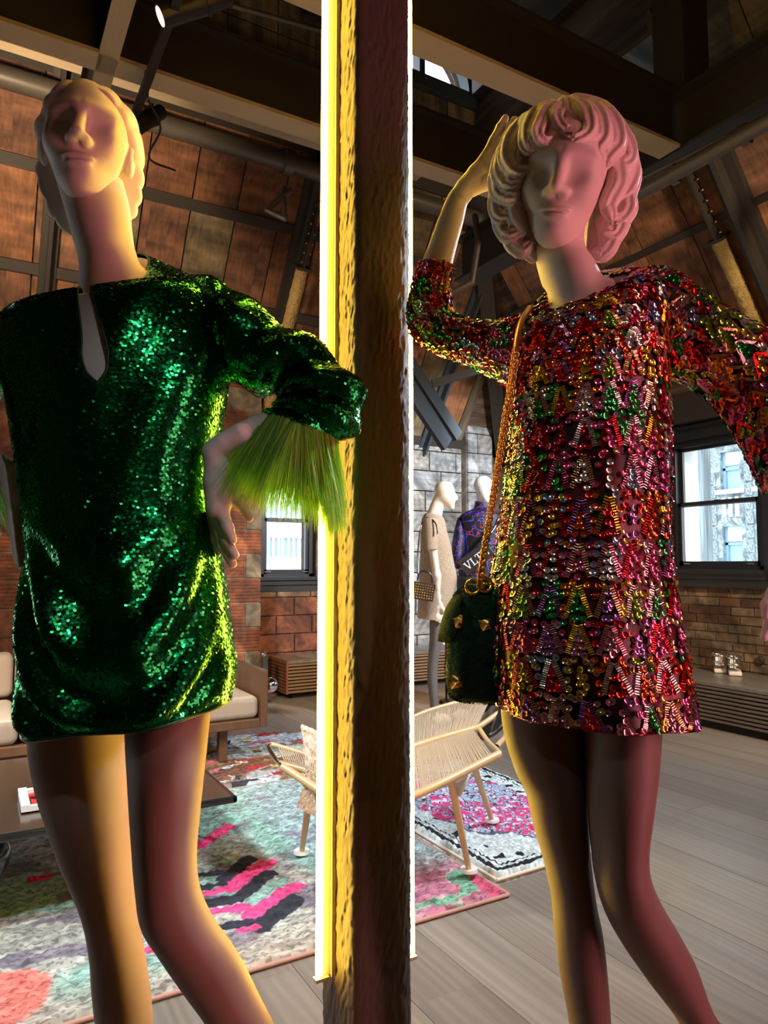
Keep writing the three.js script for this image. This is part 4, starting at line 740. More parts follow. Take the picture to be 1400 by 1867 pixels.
function shoe(ankle, dir, mat) {                         // a pump under an ankle, below the picture's edge
  const s = new THREE.Vector3().crossVectors(V(0, 1, 0), dir), f = (u, v) => { const t = v, w = 0.038 * Math.sin(Math.PI * clamp(0.12 + t * 0.84, 0, 1)) ** 0.6, hgt = lerp(0.062, 0.018, smooth(0.2, 0.8, t)), base = lerp(0.075, 0.006, smooth(0, 0.62, t)), phi = u * 2 * Math.PI; return ankle.clone().addScaledVector(dir, lerp(-0.05, 0.17, t)).addScaledVector(s, Math.cos(phi) * w).setY(ankle.y - 0.14 + base + hgt * (0.5 + 0.5 * Math.sin(phi))); };
  const heel = ankle.clone().addScaledVector(dir, -0.045);
  return [gridGeo(24, 24, f, true), rod(heel.clone().setY(ankle.y - 0.14), heel.clone().setY(ankle.y - 0.06), 0.008, 0.018, 12)];
}
const STAGE = 0.15;
{
  const a = CR.clone().multiplyScalar(-1.0).addScaledVector(CF, 0.86), t = thing('display_platform', 'low dark display platform under the two sequined mannequins', 'platform', V(0.6, 0, -1.05));
  const q = (x, d) => { const p = CR.clone().multiplyScalar(x).addScaledVector(CF, d); return p; };
  const g = new THREE.BoxGeometry(1.9, STAGE, 0.5); g.applyMatrix4(new THREE.Matrix4().makeBasis(CR, V(0, 1, 0), CF.clone().negate()).setPosition(q(-0.02, 0.98).setY(STAGE / 2)));
  part('deck', g, M.plank[2], t);
}
function baseAndShoes(t, feet, d) {
  const c = V(0, 0, 0); for (const [p] of feet) c.addScaledVector(p, 1 / feet.length);
  part('base_plate', new THREE.CylinderGeometry(0.17, 0.17, 0.01, 32).translate(c.x, STAGE + 0.005, c.z), M.chrome, t);
  for (const [p, dir] of feet) part('shoe', shoe(p, dir, M.leather), M.leather, t);
}
// ---------------------------------------------------------------- left mannequin: green sequins
const greenFabric = std([0.006, 0.040, 0.012], 0.45, 0.3), greenSequin = new THREE.MeshStandardMaterial({ color: new THREE.Color().setRGB(0.012, 0.26, 0.06), roughness: 0.2, metalness: 1 });
// scatter sequins in staggered rows over a loft; skip(phi, v) leaves some out
function sequinRows(lf, geo, mat, { row, step, v0 = 0, v1 = 1, tilt = 0.14, seed = 1, lift = 0.0012, skip, flop = 0.16 }) {
  const r = rng(seed), mats = [];
  let v = v0, k = 0;
  while (v < v1) {
    const n0 = 40, per = []; let L = 0, prev = null;
    for (let i = 0; i <= n0; i++) { const p = lf.raw(-Math.PI + i / n0 * 2 * Math.PI, v); if (prev) L += p.distanceTo(prev); per.push(L); prev = p; }
    const n = Math.max(6, Math.round(L / step)); let j = 0;
    for (let i = 0; i < n; i++) {
      const s = (i + (k % 2) * 0.5 + 0.2 * (r() - 0.5)) / n * L; while (j < n0 && per[j + 1] < s) j++;
      const jj = Math.min(j, n0 - 1), u = (jj + (s - per[jj]) / (per[jj + 1] - per[jj])) / n0, phi = -Math.PI + u * 2 * Math.PI;
      if (skip && skip(phi, v)) continue;
      mats.push([phi, v]);
    }
    const dv = 0.002, d1 = lf.raw(-Math.PI / 2, v).distanceTo(lf.raw(-Math.PI / 2, Math.min(1, v + dv))) / dv, d2 = lf.raw(Math.PI / 2, v).distanceTo(lf.raw(Math.PI / 2, Math.min(1, v + dv))) / dv, d3 = lf.raw(0, v).distanceTo(lf.raw(0, Math.min(1, v + dv))) / dv, d4 = lf.raw(Math.PI, v).distanceTo(lf.raw(Math.PI, Math.min(1, v + dv))) / dv;
    v += row / Math.max(d1, d2, d3, d4, 0.05); k++;
  }
  return mats.map(([phi, v]) => {
    const p = lf.pos(phi, v), N = lf.normal(phi, v), e = 0.006, dn = lf.pos(phi, Math.min(1, v + e)).sub(lf.pos(phi, Math.max(0, v - e))).normalize();
    const wide = r() < 0.20 ? 2.8 : 0.62, g = () => (r() + r() + r() - 1.5) * 1.15 * wide;
    const Z = N.clone().addScaledVector(dn, -flop + tilt * g()); const X = new THREE.Vector3().crossVectors(dn, N).normalize(); Z.addScaledVector(X, tilt * g()).normalize(); X.crossVectors(dn, Z).normalize(); const Y = new THREE.Vector3().crossVectors(Z, X);
    return { m: new THREE.Matrix4().makeBasis(X, Y, Z).setPosition(p.addScaledVector(N, lift * (0.7 + 0.6 * r()))), phi, v, p, N };
  });
}
function instanced(name, geo, mat, list, parent, colorOf) {
  const im = new THREE.InstancedMesh(geo, mat, list.length); im.name = name; im.userData.kind = 'stuff';
  parent.updateWorldMatrix(true, false); const o = new THREE.Vector3().setFromMatrixPosition(parent.matrixWorld);
  im.position.copy(o).negate(); parent.add(im);
  list.forEach((q, i) => { im.setMatrixAt(i, q.m); if (colorOf) im.setColorAt(i, colorOf(q, i)); });
  return im;
}
{
  const d = 1.13, t = thing('mannequin', 'pale mannequin in a green sequined mini dress with lime feather cuffs, left of the column', 'mannequin', P(215, 2300, d).setY(STAGE), 'shop mannequins');
  const T = [[146, 523, 271, 495, 0.058, d, 0, 0.066], [112, 536, 318, 498, 0.078, d, 0, 0.056], [58, 551, 352, 503, 0.096, d, 0, 0.036], [-6, 596, 396, 540, 0.112, d, 0, 0.012], [0, 672, 416, 640, 0.122, d], [12, 740, 414, 702, 0.126, d], [27, 858, 398, 800, 0.120, d], [42, 965, 386, 890, 0.118, d], [46, 1012, 398, 968, 0.122, d], [39, 1090, 412, 1064, 0.130, d], [36, 1180, 418, 1154, 0.134, d], [43, 1268, 424, 1222, 0.138, d], [55, 1322, 418, 1279, 0.140, d]];
  // the keyhole: half width of the opening by height, as an angle on the front
  const slitTop = 0.0, slitEnd = 0.43;
  const gapAt = (v) => { const s = clamp(v / slitEnd, 0, 1); if (v >= slitEnd) return 0; const K = [[0, 0.16], [0.05, 0.12], [0.19, 0.075], [0.39, 0.038], [0.58, 0.040], [0.76, 0.066], [0.88, 0.080], [0.95, 0.062], [1, 0]]; for (let i = 1; i < K.length; i++) if (s <= K[i][0]) { const t = (s - K[i - 1][0]) / (K[i][0] - K[i - 1][0]); return i === K.length - 1 ? K[i - 1][1] * Math.sqrt(1 - t) : lerp(K[i - 1][1], K[i][1], t); } return 0; };
  const mid = (v) => -Math.PI / 2 - 0.20 * (1 - smooth(0.02, 0.22, v)) + 0.05 * smooth(0.2, 0.4, v);
  const fold = (phi, v, raw) => {
    if (v < 0.12) return 0;
    const front = Math.max(0, -Math.sin(phi)), x = Math.cos(phi), k = smooth(0.42, 0.8, v);
    const U = v + 0.26 * x * x - 0.05 * x, win = smooth(0.60, 0.74, v) * (1 - smooth(0.95, 0.995, v)); let f = win * front * (0.010 * Math.sin((U - 0.66) * 42) * smooth(0.05, 0.25, Math.abs(U - 0.62) + 0.15) + 0.004 * Math.sin(x * 11 - v * 9)) + k * front * 0.003 * Math.sin(x * 5 + v * 12);
    f += smooth(0.6, 1, v) * 0.012 * Math.sin(phi * 5 + 1) * (0.4 + 0.6 * front);
    f += 0.004 * (noise3(x * 5, v * 9, 3) - 0.5) * smooth(0.12, 0.3, v) + 0.006 * smooth(0.15, 0.3, v) * (1 - smooth(0.4, 0.6, v)) * Math.sin(x * 7 + v * 20) * front;
    return f;
  };
  const torso = loft(T, { d, fit: true, power: 0.86, disp: fold, range: (v) => { const g = gapAt(v), m = mid(v); return [m + g, m + 2 * Math.PI - g]; } });
  const dress = part('dress', torso.geo(150, 170), greenFabric, t, 'green sequined mini dress with a keyhole neckline');
  const SL = [[330, 510, 350, 680, 0.05, d + 0.01], [385, 505, 416, 692, 0.060, d + 0.01], [425, 532, 432, 700, 0.072, d + 0.01], [500, 582, 482, 718, 0.068, d + 0.005], [570, 624, 512, 727, 0.062, d], [638, 680, 512, 732, 0.058, d - 0.01], [667, 736, 500, 744, 0.056, d - 0.015], [646, 788, 489, 752, 0.055, d - 0.02], [594, 812, 487, 762, 0.052, d - 0.025]];
  const sf = (phi, v) => 0.007 * Math.sin(v * 34 + Math.cos(phi) * 3) * smooth(0.15, 0.4, v) * (1 - 0.6 * smooth(0.85, 1, v)) + 0.006 * (noise3(Math.cos(phi) * 3, v * 9, Math.sin(phi) * 3) - 0.5);
  const sleeveR = loft(SL, { d, disp: sf });
  const SR = [[70, 580, 60, 690, 0.05, d + 0.01], [16, 574, 14, 706, 0.060, d + 0.01], [-50, 610, -30, 735, 0.066, d + 0.01], [-130, 670, -70, 755, 0.062, d], [-190, 745, -85, 785, 0.058, d - 0.01], [-185, 815, -78, 800, 0.054, d - 0.02], [-120, 840, -55, 792, 0.05, d - 0.02]];
  const sleeveL = loft(SR, { d, disp: sf });
  const s1 = part('sleeve', sleeveR.geo(80, 110), greenFabric, dress), s2 = part('sleeve', sleeveL.geo(60, 80), greenFabric, dress);
  // rolled edges of neckline, keyhole and hem
  const edge = []; for (let i = 0; i <= 60; i++) edge.push(torso.pos(lerp(mid(0) + gapAt(0), mid(0) + 2 * Math.PI - gapAt(0), i / 60), 0));
  const kh = []; for (let i = 0; i <= 30; i++) { const v = i / 30 * slitEnd; kh.push(torso.pos(mid(v) - gapAt(v), v)); } for (let i = 30; i >= 0; i--) { const v = i / 30 * slitEnd; kh.push(torso.pos(mid(v) + gapAt(v), v)); }
  const hem = []; for (let i = 0; i < 90; i++) hem.push(torso.pos(i / 90 * 2 * Math.PI, 1));
  part('rolled_edge', [tube(edge, 0.0022, 120, 6), tube(kh, 0.0018, 160, 6), tube(hem, 0.0030, 200, 6, true)], greenFabric, dress);
  const disc = new THREE.CircleGeometry(0.0025, 6);
  const near = (phi, v) => { const dphi = Math.atan2(Math.sin(phi - mid(v)), Math.cos(phi - mid(v))); return v < slitEnd && Math.abs(dphi) < gapAt(v) + 0.02; };
  const A = sequinRows(torso, disc, greenSequin, { row: 0.0034, step: 0.0040, seed: 2, skip: near, v0: 0.004 });
  const B = sequinRows(sleeveR, disc, greenSequin, { row: 0.0036, step: 0.0042, seed: 3, v0: 0.05 }), C = sequinRows(sleeveL, disc, greenSequin, { row: 0.0042, step: 0.0046, seed: 4, v0: 0.05 });
  instanced('sequins', disc, greenSequin, A, dress); instanced('sequins', disc, greenSequin, B, s1); instanced('sequins', disc, greenSequin, C, s2);
  // feather cuffs
  const feathers = (lf, seed, n, drop, tint, mother, lean) => {
    const r = rng(seed), pos = [], nor = [], uv = [], colr = [], c0 = tint.map((x) => x);
    for (let i = 0; i < n; i++) {
      const phi = r() * 2 * Math.PI, p = lf.pos(phi, 0.985 - 0.05 * r()), L = drop * (0.55 + 0.5 * r()), out = lf.normal(phi, 0.98).multiplyScalar(0.35 + 0.3 * r()), dir = V(0, -1, 0).add(out).addScaledVector(CR, lean * (0.4 + r())).normalize(), side = new THREE.Vector3().crossVectors(dir, CF).normalize().applyAxisAngle(dir, r() * 3), w0 = 0.0009 + 0.0008 * r(), sag = V((r() - 0.5) * 0.5, -0.7, (r() - 0.5) * 0.5), sh = 0.55 + 0.75 * r(), yl = r();
      let q = p.clone(), dd = dir.clone(); const pts = [[q.clone(), w0]];
      for (let k = 1; k <= 6; k++) { dd.addScaledVector(sag, 0.10).addScaledVector(CR, 0.10 * (r() - 0.5)).normalize(); q = q.clone().addScaledVector(dd, L / 6); pts.push([q, w0 * (1 - k / 6.3)]); }
      const col = [lerp(c0[0], c0[0] * 1.5, yl) * sh, c0[1] * sh, c0[2] * sh];
      for (let k = 0; k < 6; k++) {
        const [a, wa] = pts[k], [b, wb] = pts[k + 1], q4 = [a.clone().addScaledVector(side, -wa), a.clone().addScaledVector(side, wa), b.clone().addScaledVector(side, wb), b.clone().addScaledVector(side, -wb)], N = new THREE.Vector3().crossVectors(side, dd).normalize();
        for (const m of [0, 1, 2, 0, 2, 3]) { pos.push(q4[m].x, q4[m].y, q4[m].z); nor.push(N.x, N.y, N.z); uv.push(0, 0); colr.push(...col); }
      }
    }
    const g = new THREE.BufferGeometry(); g.setAttribute('position', new THREE.Float32BufferAttribute(pos, 3)); g.setAttribute('normal', new THREE.Float32BufferAttribute(nor, 3)); g.setAttribute('uv', new THREE.Float32BufferAttribute(uv, 2)); g.setAttribute('color', new THREE.Float32BufferAttribute(colr, 3));
    const mat = new THREE.MeshPhysicalMaterial({ color: 0xffffff, vertexColors: true, roughness: 0.6, transmission: 0.6, thickness: 0 });
    part('feather_cuff', g, mat, mother, 'lime green feather cuff', 'stuff');
  };
  feathers(sleeveR, 9, 6500, 0.150, [0.42, 0.85, 0.07], dress, -0.12); feathers(sleeveL, 10, 2500, 0.15, [0.25, 0.70, 0.16], dress, 0.28);
  // the body: head, neck and chest, arms and hands
  const pose = headPose(P(160, 266, d - 0.005), -9, 2, -1, 0.90);
  const neck = loft([[100, 330, 226, 330, 0.045, d + 0.01], [112, 372, 238, 378, 0.050, d + 0.005], [121, 405, 241, 410, 0.053, d], [133, 450, 247, 448, 0.055, d], [143, 492, 260, 480, 0.057, d], [140, 522, 276, 497, 0.052, d, 0, 0.058], [120, 540, 310, 504, 0.071, d, 0, 0.052], [72, 558, 340, 510, 0.089, d, 0, 0.034], [10, 606, 382, 550, 0.105, d, 0, 0.011], [14, 678, 402, 646, 0.115, d], [24, 744, 402, 708, 0.119, d], [34, 860, 390, 806, 0.110, d], [60, 985, 376, 920, 0.100, d], [40, 1120, 400, 1080, 0.11, d]], { d, fit: true, cap: 'both' });
  const armR = loft([[380, 525, 410, 660, 0.05, d + 0.01], [470, 600, 455, 690, 0.045, d], [575, 672, 545, 722, 0.036, d - 0.01], [622, 715, 565, 742, 0.03, d - 0.02], [612, 770, 560, 728, 0.030, d - 0.02], [545, 800, 515, 738, 0.029, d - 0.025], [460, 815, 440, 770, 0.025, d - 0.035], [405, 832, 392, 796, 0.020, d - 0.045], [388, 836, 378, 806, 0.018, d - 0.05]], { d, cap: 'both' });
  const h = d - 0.055, handR = chains([[[440, 796, 25], [408, 812, 22], [388, 826, 20]], [[392, 822, 20], [392, 880, 21], [394, 925, 20]], [[402, 850, 16], [412, 905, 17], [402, 938, 12]], [[404, 858, 15], [424, 890, 15], [438, 915, 11], [454, 945, 8]], [[404, 930, 12, h], [415, 962, 10.5, h - 0.006], [424, 984, 8.5, h - 0.004]], [[398, 935, 12, h + 0.008], [414, 985, 10, h + 0.006], [428, 1012, 8.5, h + 0.008]], [[392, 938, 12, h + 0.016], [408, 998, 10, h + 0.018], [424, 1028, 8.5, h + 0.02]], [[386, 936, 11, h + 0.024], [392, 980, 8.5, h + 0.03], [399, 1008, 6.5, h + 0.034]]], h, 0.006, 0.0026);
  const handL = chains([[[-60, 824, 24], [-10, 846, 22], [14, 858, 20]], [[14, 858, 20], [26, 900, 20], [34, 945, 17]], [[20, 880, 14], [30, 940, 12], [38, 975, 9]], [[30, 940, 11, d + 0.01], [42, 1000, 9, d], [50, 1030, 7, d]], [[36, 940, 11, d + 0.02], [56, 990, 9, d + 0.015], [66, 1015, 7, d + 0.01]], [[24, 940, 11, d], [30, 1000, 9, d - 0.005], [36, 1030, 7, d - 0.01]]], d + 0.012, 0.006, 0.0035);
  const body = part('body', [headGeo(pose), neck.geo(56, 90), armR.geo(32, 50), handR, handL], M.skin, t);
  // swept back hair, gathered low on the neck
  const hairF = (x, y, z) => {
    let s = ellipsoid(x, y, z, 0, 0.022, -0.026, 0.090, 0.098, 0.106);
    s = smin(s, ellipsoid(Math.abs(x), y, z, 0.058, -0.055, -0.040, 0.034, 0.070, 0.040), 0.03);
    s = smin(s, ellipsoid(x, y, z, 0, -0.085, -0.075, 0.062, 0.060, 0.034), 0.03);
    const a = Math.atan2(x, y + 0.03), w = 0.0042 * Math.abs(Math.sin(a * 9 + 3 * noise3(x * 18, y * 18, z * 18))) + 0.003 * Math.sin(z * 90 + a * 4);
    s -= w - 0.002;
    return smax(s, -(y * 0.62 - z * 0.80 + 0.004 - 0.35 * Math.max(0, Math.abs(x) - 0.05) + 0.25 * Math.max(0, -y - 0.03)), 0.008);
  };
  part('hair', nets(hairF, V(-0.11, -0.16, -0.15), V(0.11, 0.14, 0.10), 0.0028).applyMatrix4(pose), M.hair, t);
  // legs in tan tights
  const legA = loft([[50, 1180, 225, 1180, 0.080, d + 0.04], [48, 1335, 226, 1335, 0.078, d + 0.05], [60, 1420, 230, 1420, 0.074, d + 0.05], [84, 1500, 237, 1500, 0.068, d + 0.05], [110, 1570, 241, 1570, 0.062, d + 0.05], [147, 1660, 247, 1650, 0.054, d + 0.05], [162, 1735, 259, 1720, 0.052, d + 0.06], [166, 1790, 269, 1780, 0.052, d + 0.065], [175, 1867, 279, 1867, 0.052, d + 0.07], [190, 1990, 285, 1990, 0.047, d + 0.065], [215, 2130, 275, 2130, 0.032, d + 0.05], [222, 2205, 268, 2205, 0.026, d + 0.05]], { d, fit: true, cap: 'both' });
  const legB = loft([[218, 1180, 392, 1180, 0.066, d - 0.01], [227, 1335, 384, 1300, 0.066, d - 0.035], [232, 1430, 373, 1410, 0.068, d - 0.075], [238, 1520, 363, 1510, 0.063, d - 0.09], [245, 1610, 359, 1570, 0.058, d - 0.10], [256, 1680, 366, 1630, 0.055, d - 0.10], [286, 1728, 392, 1688, 0.054, d - 0.085], [330, 1792, 432, 1745, 0.053, d - 0.06], [383, 1867, 470, 1820, 0.052, d - 0.03], [440, 1990, 530, 1950, 0.045, d + 0.02], [505, 2130, 560, 2110, 0.032, d + 0.05], [522, 2195, 566, 2190, 0.026, d + 0.05]], { d, fit: true, cap: 'both' });
  part('tights', [legA.geo(56, 110), legB.geo(56, 110)], M.tightsTan, t, 'sheer tan tights');
  const f = CF.clone().negate();
  baseAndShoes(t, [[P(245, 2205, d + 0.05), f.clone().addScaledVector(CR, 0.2).normalize()], [P(544, 2192, d + 0.05), f.clone().addScaledVector(CR, 0.5).normalize()]].map(([p, q]) => [p.setY(STAGE + 0.155), q]), d);
}
// ---------------------------------------------------------------- right mannequin: paillettes, curls and a chain bag
const PAL = [[0.75, 0.02, 0.02], [0.55, 0.01, 0.03], [0.80, 0.10, 0.02], [0.80, 0.12, 0.28], [0.70, 0.30, 0.36], [0.03, 0.42, 0.08], [0.30, 0.55, 0.04], [0.85, 0.55, 0.05], [0.72, 0.68, 0.62], [0.42, 0.16, 0.45], [0.35, 0.50, 0.66], [0.70, 0.45, 0.22], [0.20, 0.01, 0.02], [0.85, 0.24, 0.02]];
{
  const d = 1.13, t = thing('mannequin', 'pale curly-haired mannequin in a multicoloured sequined mini dress, right of the column', 'mannequin', P(1120, 2300, d).setY(STAGE), 'shop mannequins');
  const r = rng(404);
  const T = [[999, 552, 1109, 509, 0.055, d, 0, 0.040], [962, 577, 1164, 492, 0.078, d, 0, 0.034], [932, 612, 1212, 520, 0.098, d, 0, 0.016], [926, 662, 1222, 600, 0.116, d, 0, 0.004], [927, 704, 1216, 684, 0.120, d], [931, 785, 1219, 772, 0.114, d], [922, 882, 1222, 880, 0.116, d], [908, 1002, 1223, 1000, 0.124, d], [894, 1108, 1236, 1106, 0.132, d], [892, 1200, 1253, 1206, 0.136, d], [907, 1286, 1270, 1308, 0.140, d]];
  const wav = (phi, v) => 0.006 * smooth(0.5, 1, v) * Math.sin(phi * 7) + 0.004 * smooth(0.1, 0.3, v) * (noise3(Math.cos(phi) * 4, v * 8, Math.sin(phi) * 4) - 0.5);
  const torso = loft(T, { d, fit: true, disp: wav });
  const SA = [[985, 690, 990, 590, 0.045, d + 0.01], [940, 702, 956, 580, 0.052, d + 0.01], [905, 684, 915, 590, 0.048, d + 0.04], [862, 664, 884, 592, 0.044, d + 0.08], [802, 641, 846, 585, 0.040, d + 0.12], [757, 613, 826, 573, 0.039, d + 0.14], [745, 575, 819, 545, 0.037, d + 0.135], [752, 530, 818, 516, 0.034, d + 0.125], [765, 485, 825, 492, 0.031, d + 0.11]];
  const SB = [[1160, 500, 1165, 660, 0.05, d + 0.005], [1204, 494, 1216, 684, 0.056, d + 0.005], [1262, 530, 1246, 690, 0.058, d], [1334, 578, 1287, 714, 0.054, d - 0.01], [1412, 618, 1318, 748, 0.050, d - 0.02], [1478, 690, 1344, 788, 0.048, d - 0.03], [1496, 790, 1372, 838, 0.044, d - 0.04], [1482, 896, 1398, 892, 0.040, d - 0.045]];
  const sA = loft(SA, { d }), sB = loft(SB, { d });
  // the ground fabric: foil triangles in zigzag bands
  const NU = 22, NV = 16, cell = []; for (let j = 0; j < NV; j++) { cell.push([]); for (let i = 0; i < NU * 2; i++) { const q = r(); cell[j].push(q < 0.45 ? 0 : q < 0.62 ? 1 : q < 0.72 ? 12 : q < 0.82 ? 5 : q < 0.90 ? 9 : 3); } }
  const DK = [[0.32, 0.02, 0.03], [0.22, 0.01, 0.03], [0.02, 0.13, 0.04], [0.05, 0.02, 0.03], [0.16, 0.03, 0.09]];
  const foil = tex(1024, 1024, (u, v) => { const U = u * NU, W2 = v * NV, j = Math.floor(W2), fv = W2 - j, i = Math.floor(U), fu = U - i, inside = Math.abs(fu - 0.5) < 0.5 * fv * 0.92; const c = cell[j % NV][(i % NU) * 2 + (inside ? 0 : 1)]; const k = 0.7 + 0.5 * noise3(u * 300, v * 300, 2); return ink(DK[c === 0 ? 0 : c === 1 ? 1 : c === 5 ? 2 : c === 9 ? 4 : 3], k * 0.95); });
  foil.flipY = false;
  const fabric = new THREE.MeshStandardMaterial({ map: foil, roughness: 0.35, metalness: 0.35 });
  const dress = part('dress', torso.geo(110, 120), fabric, t, 'multicoloured sequined mini dress in zigzag bands');
  const s1 = part('sleeve', sA.geo(48, 60), fabric, dress), s2 = part('sleeve', sB.geo(48, 60), fabric, dress);
  // a paillette: a shallow ring; a bead: a short bar
  const pail = new THREE.LatheGeometry([[0.0010, 0], [0.0030, 0.0003], [0.0050, 0.0012]].map(([a, b]) => new THREE.Vector2(a, b)), 10).rotateX(Math.PI / 2);
  const bead = new THREE.CylinderGeometry(0.00135, 0.00135, 0.0078, 6).rotateZ(Math.PI / 2);
  const pm = new THREE.MeshPhysicalMaterial({ color: 0xffffff, roughness: 0.17, metalness: 0.82, clearcoat: 0.6, clearcoatRoughness: 0.08 }), bm = new THREE.MeshStandardMaterial({ color: 0xffffff, roughness: 0.18, metalness: 0.9 });
  const col = (k) => new THREE.Color().setRGB(...PAL[k]);
  const bandColors = (j) => { const a = [[0, 3, 13], [5, 8, 3], [2, 0, 7], [3, 4, 9], [8, 10, 3], [0, 1, 2], [6, 5, 7]][j % 7]; return () => a[Math.floor(r() * 3)]; };
  const dressing = (lf, nu, nv, host, seed, v0 = 0.02) => {
    const q = rng(seed), P1 = [], B1 = [];
    const set = (list, phi, v, spin, k, lift, tl) => {
      if (v < v0 * 0.5 || v > 1.001) return;
      const p = lf.pos(phi, v), N = lf.normal(phi, v), e = 0.006, dn = lf.pos(phi, Math.min(1, v + e)).sub(lf.pos(phi, Math.max(0, v - e))).normalize(), X = new THREE.Vector3().crossVectors(dn, N).normalize();
      const Z = N.clone().addScaledVector(dn, -0.22 + tl * (q() - 0.5)).addScaledVector(X, tl * (q() - 0.5)).normalize(), Y = new THREE.Vector3().crossVectors(Z, X).normalize(), X2 = new THREE.Vector3().crossVectors(Y, Z);
      const m = new THREE.Matrix4().makeBasis(X2, Y, Z).multiply(new THREE.Matrix4().makeRotationZ(spin)).setPosition(p.addScaledVector(N, lift));
      list.push({ m, k, p, N });
    };
    for (let j = 0; j < nv; j++) {
      const pick = bandColors(Math.floor(q() * 7));
      for (let i = 0; i < nu; i++) {
        const kin = q() < 0.70 ? pick() : Math.floor(q() * 14), kout = q() < 0.5 ? pick() : Math.floor(q() * 14), kb = [11, 8, 0, 7, 8, 3, 11, 4, 0, 9][Math.floor(q() * 10)], at = (fu, fv) => [((i + fu) / nu) * 2 * Math.PI - Math.PI, (j + fv) / nv];
        // two bars of beads leaning together
        if (q() < 0.80) for (const s of [-1, 1]) for (let b = 0; b < 14; b++) { const f = (b + 0.5) / 14, [phi, v] = at(0.5 + s * (0.06 + 0.36 * f), 0.10 + 0.82 * f); set(B1, phi, v, s * 0.35, kb, 0.0024, 0.2); }
        // paillettes within and between the bars
        const inn = [[0.5, 0.34], [0.42, 0.52], [0.58, 0.52], [0.36, 0.72], [0.64, 0.72], [0.5, 0.68], [0.5, 0.90], [0.32, 0.92], [0.68, 0.92]], out = [[0.0, 0.10], [0.18, 0.12], [0.84, 0.12], [0.04, 0.36], [0.94, 0.36], [0.0, 0.62], [0.14, 0.34], [0.86, 0.36], [0.02, 0.85], [0.30, 0.08], [0.72, 0.08]];
        for (const [fu, fv] of inn) if (q() < 0.85) { const [phi, v] = at(fu + 0.06 * (q() - 0.5), fv + 0.08 * (q() - 0.5)); set(P1, phi, v, q() * 6, kin, 0.0022 + 0.0022 * q(), 0.55); }
        for (const [fu, fv] of out) if (q() < 0.72) { const [phi, v] = at(fu + 0.08 * (q() - 0.5), fv + 0.10 * (q() - 0.5)); set(P1, phi, v, q() * 6, q() < 0.85 ? kout : Math.floor(q() * 14), 0.0022 + 0.0022 * q(), 0.6); }
      }
    }
    return [P1, B1];
  };
  const mats = PAL.map((c) => { const m = pm.clone(); m.color.setRGB(...c); return m; });
  const [P1, B1] = dressing(torso, NU, NV, dress, 1), [P2, B2] = dressing(sA, 9, 9, s1, 2, 0.06), [P3, B3] = dressing(sB, 10, 12, s2, 3, 0.06);
  // a fringe of paillettes along the hem
  // the 300 paillettes that face the camera most are parts of their own
  const eye = V(0, EYE, 0), show = P1.map((p, i) => [p.N.dot(eye.clone().sub(p.p).normalize()) / p.p.distanceTo(eye) ** 2, i]).sort((a, b) => b[0] - a[0]).slice(0, 300).map((x) => x[1]), chosen = new Set(show);
  const o = new THREE.Vector3().setFromMatrixPosition(dress.matrixWorld);
  for (const i of show) { const m = new THREE.Mesh(pail, mats[P1[i].k]); m.name = 'sequin'; P1[i].m.clone().setPosition(P1[i].p).decompose(m.position, m.quaternion, m.scale); m.position.sub(o); dress.add(m); }
  instanced('sequins', pail, pm, P1.filter((_, i) => !chosen.has(i)), dress, (q) => col(q.k)); instanced('beads', bead, bm, B1, dress, (q) => col(q.k));
  instanced('sequins', pail, pm, P2, s1, (q) => col(q.k)); instanced('beads', bead, bm, B2, s1, (q) => col(q.k));
  instanced('sequins', pail, pm, P3, s2, (q) => col(q.k)); instanced('beads', bead, bm, B3, s2, (q) => col(q.k));
  const edge = []; for (let i = 0; i < 80; i++) edge.push(torso.pos(i / 80 * 2 * Math.PI, 0)); const hem = []; for (let i = 0; i < 120; i++) hem.push(torso.pos(i / 120 * 2 * Math.PI, 1));
  part('rolled_edge', [tube(edge, 0.0024, 160, 6, true), tube(hem, 0.0028, 240, 6, true)], mats[12], dress);
  // body
  const pose = headPose(P(1028, 338, d - 0.02), -4, -6, -9, 0.90);
  const neck = loft([[968, 390, 1068, 380, 0.046, d + 0.012], [972, 440, 1062, 432, 0.050, d + 0.008], [980, 478, 1066, 462, 0.052, d + 0.004], [990, 512, 1080, 484, 0.055, d], [1000, 545, 1106, 506, 0.060, d, 0, 0.035], [976, 572, 1160, 508, 0.074, d, 0, 0.03], [950, 610, 1200, 536, 0.088, d, 0, 0.012], [945, 660, 1208, 610, 0.098, d], [950, 710, 1200, 690, 0.10, d], [965, 860, 1185, 860, 0.092, d], [960, 980, 1190, 980, 0.10, d], [930, 1110, 1210, 1110, 0.115, d]], { d, cap: 'both' });
  const D = d + 0.11, arm = loft([[812, 640, 850, 592, 0.026, d + 0.12], [772, 600, 812, 570, 0.025, d + 0.135], [764, 545, 815, 530, 0.025, d + 0.125], [768, 484, 823, 490, 0.0240, D], [784, 440, 833, 448, 0.0225, D - 0.002], [800, 396, 844, 408, 0.020, D - 0.004], [814, 362, 851, 376, 0.0175, D - 0.006], [824, 346, 860, 362, 0.0155, D - 0.008], [838, 330, 866, 352, 0.013, D - 0.01]], { d, cap: 'both' });
